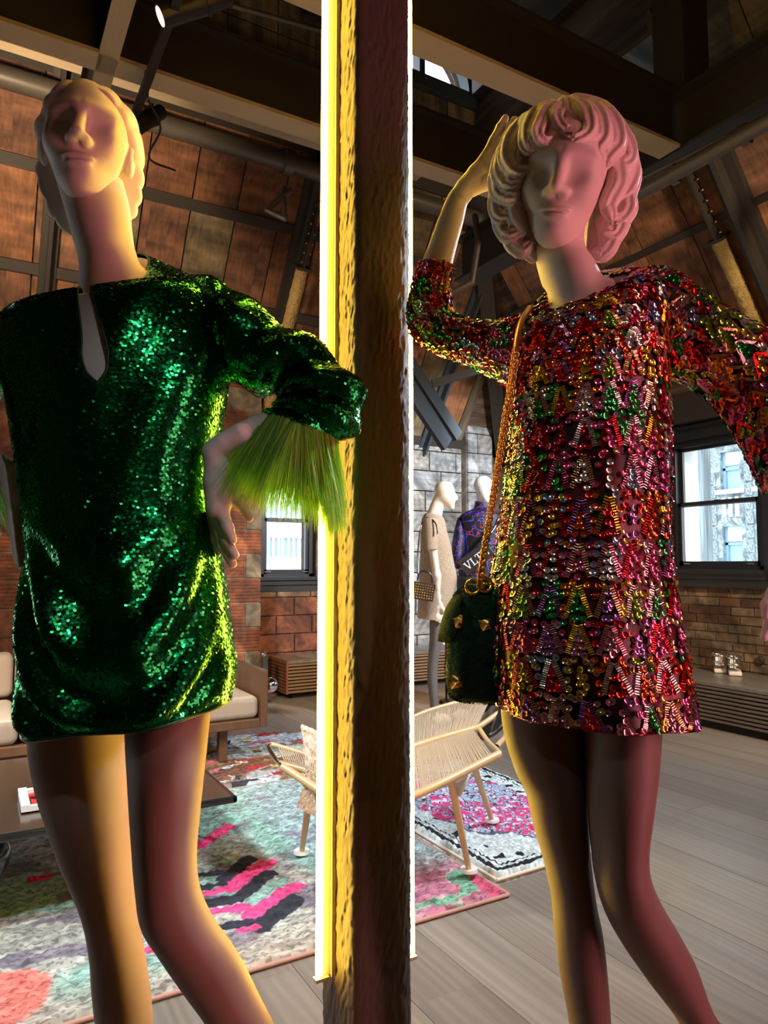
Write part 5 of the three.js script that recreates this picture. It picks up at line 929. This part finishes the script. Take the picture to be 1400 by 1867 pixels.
  const e = D - 0.008, hand = chains([[[838, 358, 19], [850, 342, 17.5], [872, 322, 16]], [[846, 340, 15], [866, 314, 13.5], [884, 290, 11]], [[862, 338, 15], [882, 316, 14], [900, 298, 12]], [[862, 344, 14], [886, 334, 13, e - 0.004], [908, 322, 10, e - 0.008], [930, 306, 8, e - 0.01]], [[880, 296, 10.5, e], [900, 256, 8.8, e - 0.002], [912, 232, 8, e - 0.002], [921, 216, 7.2, e]], [[888, 298, 10.5, e - 0.006], [912, 260, 8.8, e - 0.008], [928, 236, 8.2, e - 0.008], [938, 219, 7.4, e - 0.006]], [[896, 302, 10.5, e - 0.012], [922, 268, 8.8, e - 0.014], [938, 246, 8.2, e - 0.014], [950, 226, 7.2, e - 0.012]], [[902, 308, 9.5, e - 0.018], [926, 284, 8, e - 0.02], [946, 262, 6.8, e - 0.02]]], e, 0.005, 0.0024);
  const f2 = d - 0.05, armB = loft([[1398, 800, 1480, 800, 0.03, d - 0.04], [1404, 890, 1474, 890, 0.03, f2], [1412, 960, 1468, 960, 0.025, f2], [1420, 1020, 1462, 1020, 0.02, f2]], { d, cap: 'both' });
  const hand2 = chains([[[1440, 1010, 20], [1436, 1060, 22]], [[1428, 1050, 15], [1412, 1082, 13], [1400, 1104, 12], [1397, 1122, 9]], [[1436, 1070, 15], [1416, 1112, 12], [1404, 1140, 11], [1395, 1160, 9]], [[1444, 1070, 14], [1428, 1130, 11], [1416, 1160, 9]], [[1454, 1066, 13], [1446, 1120, 10], [1436, 1146, 8]], [[1450, 1040, 13], [1468, 1080, 10], [1466, 1110, 8]]], f2, 0.006, 0.003);
  part('body', [headGeo(pose, 0.003, { ears: false }), neck.geo(56, 80), arm.geo(32, 50), hand, armB.geo(24, 24), hand2], M.skin, t);
  // curly hair: a mass with locks laid over it, open at the face
  const c = (x, y, dd, rr) => [P(x, y, d + dd), m2(rr, d + dd)];
  const mass = [[c(1030, 290, 0.03, 92), c(1032, 300, 0.03, 92)], [c(985, 260, -0.005, 58), c(940, 330, 0.0, 42)], [c(940, 330, 0.0, 44), c(948, 435, 0.01, 32)], [c(1075, 262, 0.0, 58), c(1122, 320, 0.01, 34)], [c(1122, 320, 0.01, 34), c(1098, 440, 0.02, 28)], [c(1000, 400, 0.085, 55), c(1070, 400, 0.085, 50)]];
  const lock = (pts, rs, dds) => pts.map((p, i) => c(p[0], p[1], Array.isArray(dds) ? dds[Math.min(i, dds.length - 1)] : dds, Array.isArray(rs) ? rs[Math.min(i, rs.length - 1)] : rs));
  const F = -0.075, locks = [
    lock([[1040, 196], [1068, 214], [1072, 244], [1050, 258], [1030, 250]], [20, 18, 15, 12, 7], [-0.02, -0.06, F, F - 0.012, F - 0.01]), lock([[1020, 200], [1012, 222], [1026, 240], [1046, 240]], [18, 15, 12, 7], [-0.02, -0.06, F, F]),
    lock([[1000, 205], [985, 230], [978, 252], [992, 264], [1008, 256]], [18, 16, 13, 10, 6], [-0.02, -0.055, F, F, F]), lock([[975, 215], [962, 240], [962, 268], [974, 272]], [18, 15, 12, 7], [-0.01, -0.05, -0.065, -0.065]),
    lock([[1070, 200], [1094, 224], [1098, 254], [1086, 276], [1094, 292]], [20, 17, 14, 11, 7], [-0.01, -0.05, -0.065, -0.065, -0.06]), lock([[1095, 205], [1120, 236], [1124, 268], [1108, 286], [1100, 304]], [20, 18, 15, 12, 7], [0, -0.035, -0.05, -0.05, -0.045]),
    lock([[1110, 225], [1140, 262], [1146, 292], [1130, 304], [1112, 300]], [20, 17, 13, 10, 6], [0.02, 0, -0.02, -0.03, -0.03]), lock([[1128, 270], [1150, 312], [1144, 350], [1124, 364]], [20, 17, 14, 8], [0.02, 0, -0.01, -0.015]),
    lock([[1120, 300], [1124, 340], [1108, 372], [1114, 398]], [20, 18, 14, 8], [-0.02, -0.035, -0.035, -0.03]), lock([[1134, 350], [1146, 380], [1130, 402], [1114, 396]], [16, 14, 12, 7], [0, -0.01, -0.015, -0.02]),
    lock([[1120, 380], [1130, 412], [1116, 434], [1100, 430]], [16, 14, 11, 7], [0.0, -0.01, -0.015, -0.02]), lock([[1104, 400], [1112, 440], [1098, 466], [1082, 462]], [18, 15, 11, 7], [-0.005, -0.01, -0.01, -0.01]), lock([[1090, 420], [1086, 450], [1074, 470]], [16, 13, 8], [0.02, 0.01, 0.01]),
    lock([[955, 230], [930, 262], [926, 296], [944, 314], [966, 308]], [20, 17, 14, 11, 6], [0.01, -0.02, -0.04, -0.055, -0.06]), lock([[945, 250], [916, 290], [912, 322], [930, 340], [956, 330]], [19, 16, 13, 10, 6], [0.03, 0, -0.02, -0.045, -0.055]),
    lock([[930, 290], [908, 330], [910, 356], [934, 362], [956, 350]], [18, 15, 13, 10, 6], [0.02, 0, -0.02, -0.045, -0.05]), lock([[925, 330], [905, 372], [912, 396], [932, 392]], [18, 15, 12, 7], [0.02, 0.0, -0.02, -0.03]), lock([[930, 370], [914, 408], [926, 430], [946, 420]], [18, 15, 12, 7], [0.02, 0, -0.02, -0.03]),
    lock([[940, 400], [934, 440], [952, 458], [964, 446]], [18, 15, 11, 7], [0.01, -0.005, -0.015, -0.02]), lock([[955, 420], [962, 456], [972, 472]], [16, 12, 7], [0.02, 0.01, 0.01]), lock([[950, 350], [940, 390], [952, 420]], [18, 16, 10], [-0.02, -0.03, -0.03]),
    lock([[1002, 200], [972, 222], [952, 252]], [18, 16, 13], [0.02, 0.01, 0.0]), lock([[1050, 192], [1095, 206], [1128, 240]], [20, 20, 16], [0.03, 0.02, 0.01]), lock([[1030, 190], [1040, 212], [1058, 226]], [14, 12, 9], [-0.02, -0.05, -0.07]),
  ];
  const curl = (l) => { const cv = new THREE.CatmullRomCurve3(l.map((q) => q[0]), false, 'centripetal'), n = (l.length - 1) * 3, out = []; for (let i = 0; i <= n; i++) { const u = i / n, f = u * (l.length - 1), k = Math.min(l.length - 2, Math.floor(f)); out.push([cv.getPoint(u), lerp(l[k][1], l[k + 1][1], f - k)]); } return out; };
  const seg = [], box3 = [V(9, 9, 9), V(-9, -9, -9)];
  for (const [l, k, isLock] of [...mass.map((m) => [m, 0.03, 0]), ...locks.map((m) => [curl(m), 0.007, 1])]) for (let i = 1; i < l.length; i++) { const [a, ra] = l[i - 1], [b, rb] = l[i]; const dir = b.clone().sub(a).normalize(), e1 = new THREE.Vector3().crossVectors(dir, CF).normalize(), e2 = new THREE.Vector3().crossVectors(dir, e1); seg.push([a, b, ra, rb, k, a.clone().add(b).multiplyScalar(0.5), a.distanceTo(b) / 2 + Math.max(ra, rb), isLock, e1, e2]); for (const [p, q] of [l[i - 1], l[i]]) { box3[0].min(p.clone().addScalar(-q - 0.012)); box3[1].max(p.clone().addScalar(q + 0.012)); } }
  const fc = P(1018, 356, d - 0.10), fU = V(-0.16, 0.98, 0).normalize(), fx = CR.clone(), neckC = P(1016, 470, d);
  const hairF = (x, y, z) => {
    let s = 1e9, best = 1e9, bs = null;
    for (const q of seg) { const [a, b, ra, rb, k, mid, rad] = q, far = Math.hypot(x - mid.x, y - mid.y, z - mid.z) - rad; if (far > 0.05 && far > s) continue; const v = capsule(x, y, z, a, b, ra, rb); s = smin(s, v, k); if (q[7] && v < best) { best = v; bs = q; } }
    if (s > 0.02 || s < -0.03) return s;
    if (bs) { const e1 = bs[8], e2 = bs[9], vx = x - bs[0].x, vy = y - bs[0].y, vz = z - bs[0].z, ang = Math.atan2(vx * e1.x + vy * e1.y + vz * e1.z, vx * e2.x + vy * e2.y + vz * e2.z); s += 0.0016 * (1 - smooth(0.004, 0.016, best)) * Math.sin(ang * 6 + 3 * noise3(x * 20, y * 20, z * 20)); }
    const dx = x - fc.x, dy = y - fc.y, dz = z - fc.z, a = dx * CR.x + dz * CR.z, b = dx * CF.x + dz * CF.z, aa = a + dy * 0.12, bb = dy;
    const open = ellipsoid(aa, bb, b, 0, bb > 0 ? 0 : 0, 0, 0.064, bb > 0 ? 0.080 : 0.10, 0.085);
    return smax(s, -open, 0.006);
  };
  part('hair', nets(hairF, box3[0], box3[1], 0.0026), M.hair, t, 'sculpted curly hair');
  // legs in dark sheer tights
  const legA = loft([[912, 1150, 1068, 1150, 0.080, d + 0.03], [914, 1310, 1067, 1345, 0.078, d + 0.03], [936, 1400, 1068, 1400, 0.072, d + 0.02], [958, 1450, 1070, 1450, 0.068, d + 0.02], [972, 1510, 1074, 1510, 0.064, d + 0.015], [992, 1580, 1080, 1580, 0.056, d + 0.01], [1004, 1640, 1088, 1640, 0.053, d + 0.01], [1010, 1700, 1100, 1700, 0.052, d + 0.005], [1020, 1780, 1109, 1780, 0.052, d + 0.012], [1036, 1867, 1115, 1867, 0.050, d + 0.015], [1052, 1990, 1122, 1990, 0.045, d + 0.01], [1070, 2130, 1122, 2130, 0.032, d], [1076, 2205, 1118, 2205, 0.026, d]], { d, fit: true, cap: 'both' });
  const legB = loft([[1060, 1150, 1225, 1150, 0.080, d - 0.02], [1064, 1335, 1208, 1325, 0.076, d - 0.04], [1066, 1410, 1202, 1400, 0.072, d - 0.05], [1070, 1480, 1193, 1470, 0.068, d - 0.06], [1076, 1550, 1184, 1540, 0.062, d - 0.065], [1084, 1610, 1188, 1590, 0.058, d - 0.07], [1100, 1666, 1208, 1640, 0.055, d - 0.06], [1130, 1722, 1240, 1694, 0.054, d - 0.045], [1172, 1785, 1272, 1752, 0.053, d - 0.02], [1228, 1867, 1304, 1830, 0.051, d + 0.02], [1285, 1980, 1368, 1950, 0.044, d + 0.04], [1350, 2120, 1402, 2105, 0.032, d + 0.05], [1366, 2195, 1408, 2190, 0.026, d + 0.05]], { d, fit: true, cap: 'both' });
  part('tights', [legA.geo(56, 110), legB.geo(56, 110)], M.tightsDark, t, 'sheer dark tights');
  const f = CF.clone().negate();
  baseAndShoes(t, [[P(1097, 2205, d), f.clone().addScaledVector(CR, 0.1).normalize()], [P(1387, 2192, d + 0.05), f.clone().addScaledVector(CR, 0.5).normalize()]].map(([p, q]) => [p.setY(STAGE + 0.155), q]), d);
}
// ---------------------------------------------------------------- the plush bag on its gold chain
{
  const d = 1.17, t = thing('shoulder_bag', 'dark green plush shoulder bag with gold pyramid studs on a long gold chain', 'handbag', P(858, 1180, d));
  const bagF = (() => {
    const R = [[838, 1076, 900, 1068, 0.020], [826, 1092, 908, 1085, 0.036], [820, 1130, 912, 1130, 0.046], [815, 1190, 914, 1190, 0.052], [814, 1240, 914, 1240, 0.052], [820, 1266, 912, 1272, 0.044], [834, 1274, 906, 1279, 0.02]];
    return loft(R.map((q) => [...q, d]), { d, power: 0.7, cap: 'both', disp: (phi, v) => 0.003 * (fbm(Math.cos(phi) * 9, v * 14, Math.sin(phi) * 9, 3) - 0.5) });
  })();
  part('bag_body', bagF.geo(70, 70), M.velvet, t);
  const flap = loft([[848, 1066, 902, 1066, 0.030, d - 0.01], [838, 1090, 908, 1084, 0.046, d - 0.008], [848, 1130, 912, 1120, 0.056, d - 0.006], [856, 1170, 914, 1160, 0.060, d - 0.004], [860, 1200, 912, 1196, 0.058, d - 0.002]], { d, power: 0.75, cap: 'both' });
  part('flap', flap.geo(50, 40), M.velvet, t);
  part('side_gusset', loft([[828, 1085, 850, 1080, 0.030, d], [812, 1110, 846, 1110, 0.034, d - 0.01], [800, 1150, 838, 1150, 0.034, d - 0.012], [797, 1168, 830, 1172, 0.020, d - 0.01]], { d, cap: 'both' }).geo(36, 30), M.velvet, t);
  const fur = [], r = rng(6), pos = (lf) => { const phi = r() * 2 * Math.PI, v = r(); return [lf.pos(phi, v), lf.normal(phi, v)]; };
  for (let i = 0; i < 6000; i++) { const [p, n] = pos(i % 3 ? bagF : flap); n.add(V(r() - 0.5, r() - 0.9, r() - 0.5).multiplyScalar(0.9)).normalize(); fur.push(rod(p, p.clone().addScaledVector(n, 0.0032), 0.0006, 0.0002, 3)); }
  part('plush_pile', fur, M.velvet, t, null, 'stuff');
  const stud = (px, py, dd, s) => { const c = P(px, py, d - dd), g = new THREE.ConeGeometry(s, s * 0.9, 4, 1).rotateY(Math.PI / 4).rotateX(Math.PI / 2); g.rotateZ(0.25); g.applyMatrix4(new THREE.Matrix4().makeBasis(CR, V(0, 1, 0), CF.clone().negate()).setPosition(c)); part('pyramid_stud', g, M.gold, t); };
  stud(836, 1134, 0.049, 0.014); stud(887, 1140, 0.066, 0.014); stud(832, 1244, 0.054, 0.014);
  // chain: flat links threaded in turn, over the shoulder and down to two rings
  const path = new THREE.CatmullRomCurve3([P(940, 640, 0.978), P(934, 690, 0.975), P(922, 760, 1.0), P(909, 845, 1.03), P(895, 930, 1.06), P(882, 1010, 1.09), P(874, 1068, 1.12)], false, 'centripetal');
  const link = new THREE.TorusGeometry(0.0052, 0.0016, 8, 14), n = Math.round(path.getLength() / 0.0056);
  const o = t.position;
  for (let i = 0; i <= n; i++) {
    const u = i / n, p = path.getPointAt(u), T = path.getTangentAt(u), m = new THREE.Mesh(link, M.bronze); m.name = 'chain_link';
    const X = new THREE.Vector3().crossVectors(T, CF).normalize(), Y = T, Z = new THREE.Vector3().crossVectors(X, Y);
    m.quaternion.setFromRotationMatrix(new THREE.Matrix4().makeBasis(X, Y, Z)).multiply(new THREE.Quaternion().setFromAxisAngle(V(0, 1, 0), i % 2 ? 0.7 : -0.7)); m.position.copy(p).sub(o); t.add(m);
  }
  const over = tube([P(940, 640, 0.978), P(946, 600, 1.01), P(958, 572, 1.06), P(968, 566, 1.13), P(962, 640, 1.24)], 0.0045, 40, 8); part('shoulder_chain', over, M.bronze, t);
  for (const [x, y] of [[862, 1070], [884, 1066]]) part('ring', new THREE.TorusGeometry(0.011, 0.0022, 8, 24).applyMatrix4(new THREE.Matrix4().makeBasis(CR, V(0, 1, 0), CF.clone().negate()).setPosition(P(x, y, 1.115))).rotateY(0), M.gold, t);
  const side = new THREE.CatmullRomCurve3([P(876, 1068, 1.12), P(892, 1070, 1.125), P(906, 1070, 1.13)]); for (let i = 0; i < 6; i++) { const p = side.getPointAt(i / 5), m = new THREE.Mesh(link, M.gold); m.name = 'chain_link'; m.position.copy(p).sub(o); m.rotation.set(0.4, i % 2 ? 0.8 : -0.4, 0); t.add(m); }
}
// ---------------------------------------------------------------- the two mannequins by the back wall
const shirtTex = tex(256, 256, (u, v) => { const n = noise3(u * 9 + 1.5 * noise3(u * 5, v * 5, 3), v * 9 + 1.5 * noise3(u * 5, v * 5, 9), 2), m = noise3(u * 7 + 2 * noise3(u * 6, v * 6, 1), v * 7, 7); let c = [0.02, 0.02, 0.06]; if (Math.abs(n - 0.5) < 0.055) c = [0.20, 0.26, 0.80]; else if (Math.abs(m - 0.48) < 0.022) c = [0.70, 0.14, 0.26]; return c; });
const tweed = tex(256, 256, (u, v) => { const n = 0.55 + 0.5 * noise3(u * 120, v * 120, 1) * noise3(u * 60, v * 90, 4) + 0.1 * Math.sin(v * 300); return [0.78 * n + 0.12, 0.68 * n + 0.10, 0.56 * n + 0.09]; });
const z4 = (x, y) => [740 + x / 4.06, 840 + y / 4.059];
{
  const d = 5.9, t = thing('mannequin', 'bald cream mannequin in a tweed mini dress, standing in profile by the pale block wall', 'mannequin', P(790, 1320, d).setY(0), 'shop mannequins');
  const rung = (x0, y0, x1, y1, th, dd = 0) => [...z4(x0, y0), ...z4(x1, y1), th, d + dd];
  const dress = loft([rung(148, 385, 262, 405, 0.06), rung(122, 420, 285, 440, 0.11), rung(110, 480, 302, 520, 0.16), rung(108, 580, 330, 620, 0.17), rung(104, 700, 352, 740, 0.165), rung(100, 830, 376, 860, 0.17), rung(94, 930, 362, 930, 0.18), rung(90, 1040, 340, 1040, 0.19), rung(85, 1160, 290, 1170, 0.195)], { d });
  part('dress', dress.geo(48, 60), new THREE.MeshStandardMaterial({ map: rep(tweed, 4, 4), roughness: 0.95 }), t, 'cream tweed mini dress');
  part('sleeve', loft([rung(118, 425, 235, 430, 0.07, -0.14), rung(120, 520, 240, 520, 0.075, -0.16), rung(124, 655, 238, 655, 0.075, -0.17)], { d }).geo(32, 24), new THREE.MeshStandardMaterial({ map: rep(tweed, 2, 2), roughness: 0.95 }), t);
  const q = (x, y, rr, dd = 0) => { const p = z4(x, y); return [p[0], p[1], rr / 4.06, d + dd]; };
  const body = chains([[q(285, 225, 76), q(292, 262, 74)], [q(320, 300, 42), q(336, 338, 26)], [q(372, 262, 10), q(378, 282, 8)], [q(238, 300, 44), q(212, 400, 58)], [q(180, 470, 40, -0.15), q(196, 640, 33, -0.18)], [q(198, 650, 31, -0.18), q(228, 850, 28, -0.17)], [q(228, 850, 28, -0.17), q(240, 1010, 22, -0.16)], [q(240, 1010, 22, -0.16), q(245, 1090, 24, -0.16)], [q(232, 1090, 9, -0.18), q(226, 1150, 7, -0.18), q(222, 1185, 6, -0.18)], [q(244, 1095, 9, -0.17), q(244, 1165, 7, -0.17), q(246, 1198, 6, -0.17)], [q(254, 1092, 9, -0.16), q(262, 1160, 7, -0.16), q(268, 1190, 6, -0.16)], [q(262, 1086, 8, -0.15), q(274, 1140, 7, -0.15), q(280, 1168, 6, -0.15)], [q(258, 1060, 9, -0.18), q(274, 1100, 7, -0.19), q(280, 1120, 6, -0.19)]], d, 0.03, 0.008);
  part('body', body, M.skinBack, t);
  const fy = P(790, 1320, d).y, bot = 840 + 0, L1 = loft([rung(178, 1100, 270, 1110, 0.09, -0.05), rung(180, 1180, 268, 1190, 0.085, -0.05), rung(172, 1350, 262, 1350, 0.075, -0.05), rung(160, 1500, 238, 1500, 0.06, -0.05), rung(158, 1620, 234, 1620, 0.055, -0.05), rung(176, 1780, 238, 1780, 0.045, -0.05), rung(184, 1900, 232, 1900, 0.034, -0.05)], { d, cap: 'both' }), L2 = loft([rung(250, 1100, 335, 1100, 0.09, 0.1), rung(290, 1400, 380, 1400, 0.075, 0.12), rung(310, 1620, 388, 1620, 0.055, 0.12), rung(318, 1780, 384, 1780, 0.045, 0.12), rung(330, 1900, 378, 1900, 0.034, 0.12)], { d, cap: 'both' });
  part('tights', [L1.geo(28, 40), L2.geo(28, 40)], M.tightsGrey, t, 'sheer grey tights');
  for (const [x, dd] of [[208, -0.05], [354, 0.12]]) { const p = P(...z4(x, 1900), d + dd); p.y = 0.0; part('shoe', [new THREE.SphereGeometry(0.05, 16, 10).scale(1.9, 0.9, 0.9).translate(p.x, 0.045, p.z).translate(CR.x * 0.06, 0, CR.z * 0.06), rod(p.clone().addScaledVector(CR, -0.05), p.clone().addScaledVector(CR, -0.04).setY(0.12), 0.012, 0.03), rod(p.clone().setY(0.07), p.clone().setY(P(...z4(x, 1900), d).y + 0.06), 0.035, 0.036)], M.skinBack, t); }
  // studded box bag on her arm
  const B = P(...z4(120, 965), d - 0.35), s = thing('handbag', 'small black studded box handbag hanging on the arm of the tweed-dressed mannequin', 'handbag', B);
  const R = CR.clone().applyAxisAngle(V(0, 0, 1), 0), Y2 = V(0, 1, 0).clone(), u = CR.clone().addScaledVector(V(0, 1, 0), -0.16).normalize(), n2 = CF.clone().negate(), w2 = new THREE.Vector3().crossVectors(n2, u);
  const BM = new THREE.Matrix4().makeBasis(u, w2, n2).setPosition(B), bw = 0.185, bh = 0.135;
  part('bag_body', new RoundedBoxGeometry(bw, bh, 0.09, 2, 0.006).applyMatrix4(BM), M.leather, s);
  const studs = []; for (let i = 0; i < 9; i++) for (let j = 0; j < 6; j++) part('stud', new THREE.ConeGeometry(0.008, 0.009, 4).rotateX(Math.PI / 2).translate(-bw / 2 + 0.016 + i * 0.019, -bh / 2 + 0.018 + j * 0.02, 0.048).applyMatrix4(BM), M.bronze, s);
  part('handle', tube([z4(85, 890), z4(95, 840), z4(125, 816), z4(165, 825), z4(192, 860), z4(195, 905)].map((p) => P(...p, d - 0.34)), 0.0075, 40, 8), M.leather, s);
  part('shoulder_strap', tube([z4(92, 870), z4(88, 700), z4(105, 520), z4(140, 430), z4(185, 432), z4(222, 470), z4(235, 540)].map((p, i) => P(...p, d - [0.3, 0.24, 0.2, 0.16, 0.2, 0.24, 0.26][i])), 0.006, 60, 8), M.leather, s);
}
{
  const d = 6.4, t = thing('mannequin', 'bald white male mannequin in a blue and black swirl-print jacket, behind the tweed-dressed one', 'mannequin', P(865, 1320, d).setY(0), 'shop mannequins');
  const rung = (x0, y0, x1, y1, th, dd = 0) => [...z4(x0, y0), ...z4(x1, y1), th, d + dd];
  const jm = new THREE.MeshStandardMaterial({ map: rep(shirtTex, 3, 2), roughness: 0.6 });
  const top = part('jacket', loft([rung(512, 300, 632, 330, 0.07), rung(500, 350, 640, 360, 0.085), rung(430, 385, 700, 385, 0.13), rung(390, 430, 745, 430, 0.15), rung(378, 560, 750, 560, 0.16), rung(385, 700, 740, 700, 0.16), rung(388, 862, 735, 862, 0.165)], { d }).geo(48, 50), jm, t, 'blue and black swirl-print jacket');
  part('sleeve', [loft([rung(385, 415, 440, 600, 0.075, -0.02), rung(352, 540, 440, 580, 0.075, -0.06), rung(340, 680, 430, 700, 0.07, -0.1), rung(370, 800, 440, 740, 0.06, -0.2), rung(470, 790, 490, 700, 0.05, -0.25)], { d }).geo(28, 40), loft([rung(700, 410, 750, 600, 0.075), rung(700, 560, 780, 560, 0.075), rung(700, 720, 770, 720, 0.07), rung(690, 850, 740, 850, 0.06)], { d }).geo(28, 40)], jm, top);
  const q = (x, y, rr, dd = 0) => { const p = z4(x, y); return [p[0], p[1], rr / 4.06, d + dd]; };
  part('body', chains([[q(572, 180, 70), q(582, 215, 66)], [q(590, 250, 48, -0.04), q(600, 285, 34, -0.06)], [q(575, 260, 46), q(570, 360, 48)], [q(490, 745, 26, -0.25), q(520, 735, 24, -0.26)], [q(520, 728, 9, -0.27), q(560, 716, 8, -0.28)], [q(522, 738, 9, -0.27), q(564, 730, 8, -0.28)], [q(522, 748, 9, -0.27), q(562, 746, 8, -0.28)], [q(520, 758, 8, -0.27), q(556, 760, 7, -0.28)], [q(515, 725, 9, -0.28), q(535, 705, 8, -0.29)]], d, 0.03, 0.008), M.white, t);
  const leg = (x, dd) => loft([rung(x - 95, 850, x + 85, 850, 0.12, dd), rung(x - 90, 1000, x + 85, 1000, 0.12, dd), rung(x - 75, 1400, x + 75, 1400, 0.10, dd), rung(x - 68, 1870, x + 68, 1870, 0.09, dd)], { d, cap: 'both' });
  part('trousers', [leg(470, 0.02).geo(24, 20), leg(640, 0.02).geo(24, 20)], std([0.035, 0.037, 0.042], 0.7), t, 'dark grey trousers');
  part('belt', loft([rung(372, 856, 740, 856, 0.175), rung(372, 874, 740, 874, 0.175)], { d }).geo(40, 2), std([0.06, 0.065, 0.07], 0.5), t);
  for (const x of [470, 640]) { const p = P(...z4(x, 1890), d + 0.02); const top2 = P(...z4(x, 1860), d).y; part('shoe', [new THREE.SphereGeometry(0.06, 16, 10).scale(0.9, 0.8, 1.9).applyMatrix4(new THREE.Matrix4().makeBasis(CR, V(0, 1, 0), CF.clone().negate()).setPosition(p.x - CF.x * 0.05, 0.048, p.z - CF.z * 0.05)), rod(V(p.x, 0.04, p.z), V(p.x, top2, p.z), 0.05, 0.06)], M.leather, t); }
  // the lettered black pouch across his chest
  const a = P(...z4(378, 752), d - 0.36), b = P(...z4(560, 610), d - 0.36), c = P(...z4(462, 848), d - 0.36);
  const X = b.clone().sub(a), w = X.length() * 1.12; X.normalize(); const Yd = a.clone().sub(c), Yv = Yd.addScaledVector(X, -Yd.dot(X)), hgt = Yv.length(); Yv.normalize(); const N = new THREE.Vector3().crossVectors(X, Yv);
  const cen = a.clone().addScaledVector(X, w / 2).addScaledVector(Yv, -hgt / 2), s = thing('pouch', 'flat black pouch lettered VLTN held across the swirl-print jacket', 'pouch', cen.clone());
  part('pouch_body', new RoundedBoxGeometry(w, hgt, 0.05, 2, 0.008).applyMatrix4(new THREE.Matrix4().makeBasis(X, Yv, N).setPosition(cen)), M.leather, s);
  const cv = document.createElement('canvas'); cv.width = 512; cv.height = 256; const cx = cv.getContext('2d'); cx.fillStyle = '#08090a'; cx.fillRect(0, 0, 512, 256); cx.fillStyle = '#e8e8e8'; cx.font = '190px serif'; cx.textAlign = 'center'; cx.textBaseline = 'middle'; cx.fillText('VLTN', 256, 136, 470);
  const ct = new THREE.CanvasTexture(cv); ct.colorSpace = THREE.SRGBColorSpace;
  const face = new THREE.PlaneGeometry(w * 0.9, hgt * 0.86).applyMatrix4(new THREE.Matrix4().makeBasis(X, Yv, N).setPosition(cen.clone().addScaledVector(N, 0.0265)));
  part('printed_panel', face, new THREE.MeshStandardMaterial({ map: ct, roughness: 0.5 }), s);
  part('strap', tube([z4(555, 605), z4(640, 520), z4(690, 420)].map((p, i) => P(...p, d - 0.34 + i * 0.05)), 0.014, 24, 8), M.leather, s);
}
// ---------------------------------------------------------------- shadows on, and render
scene.traverse((o) => { if (o.isMesh) { o.castShadow = true; o.receiveShadow = true; } if (o.isLight && o.shadow && !o.isRectAreaLight) { o.castShadow = true; o.shadow.mapSize.set(1024, 1024); o.shadow.bias = -0.0005; } });
renderer.render(scene, camera);
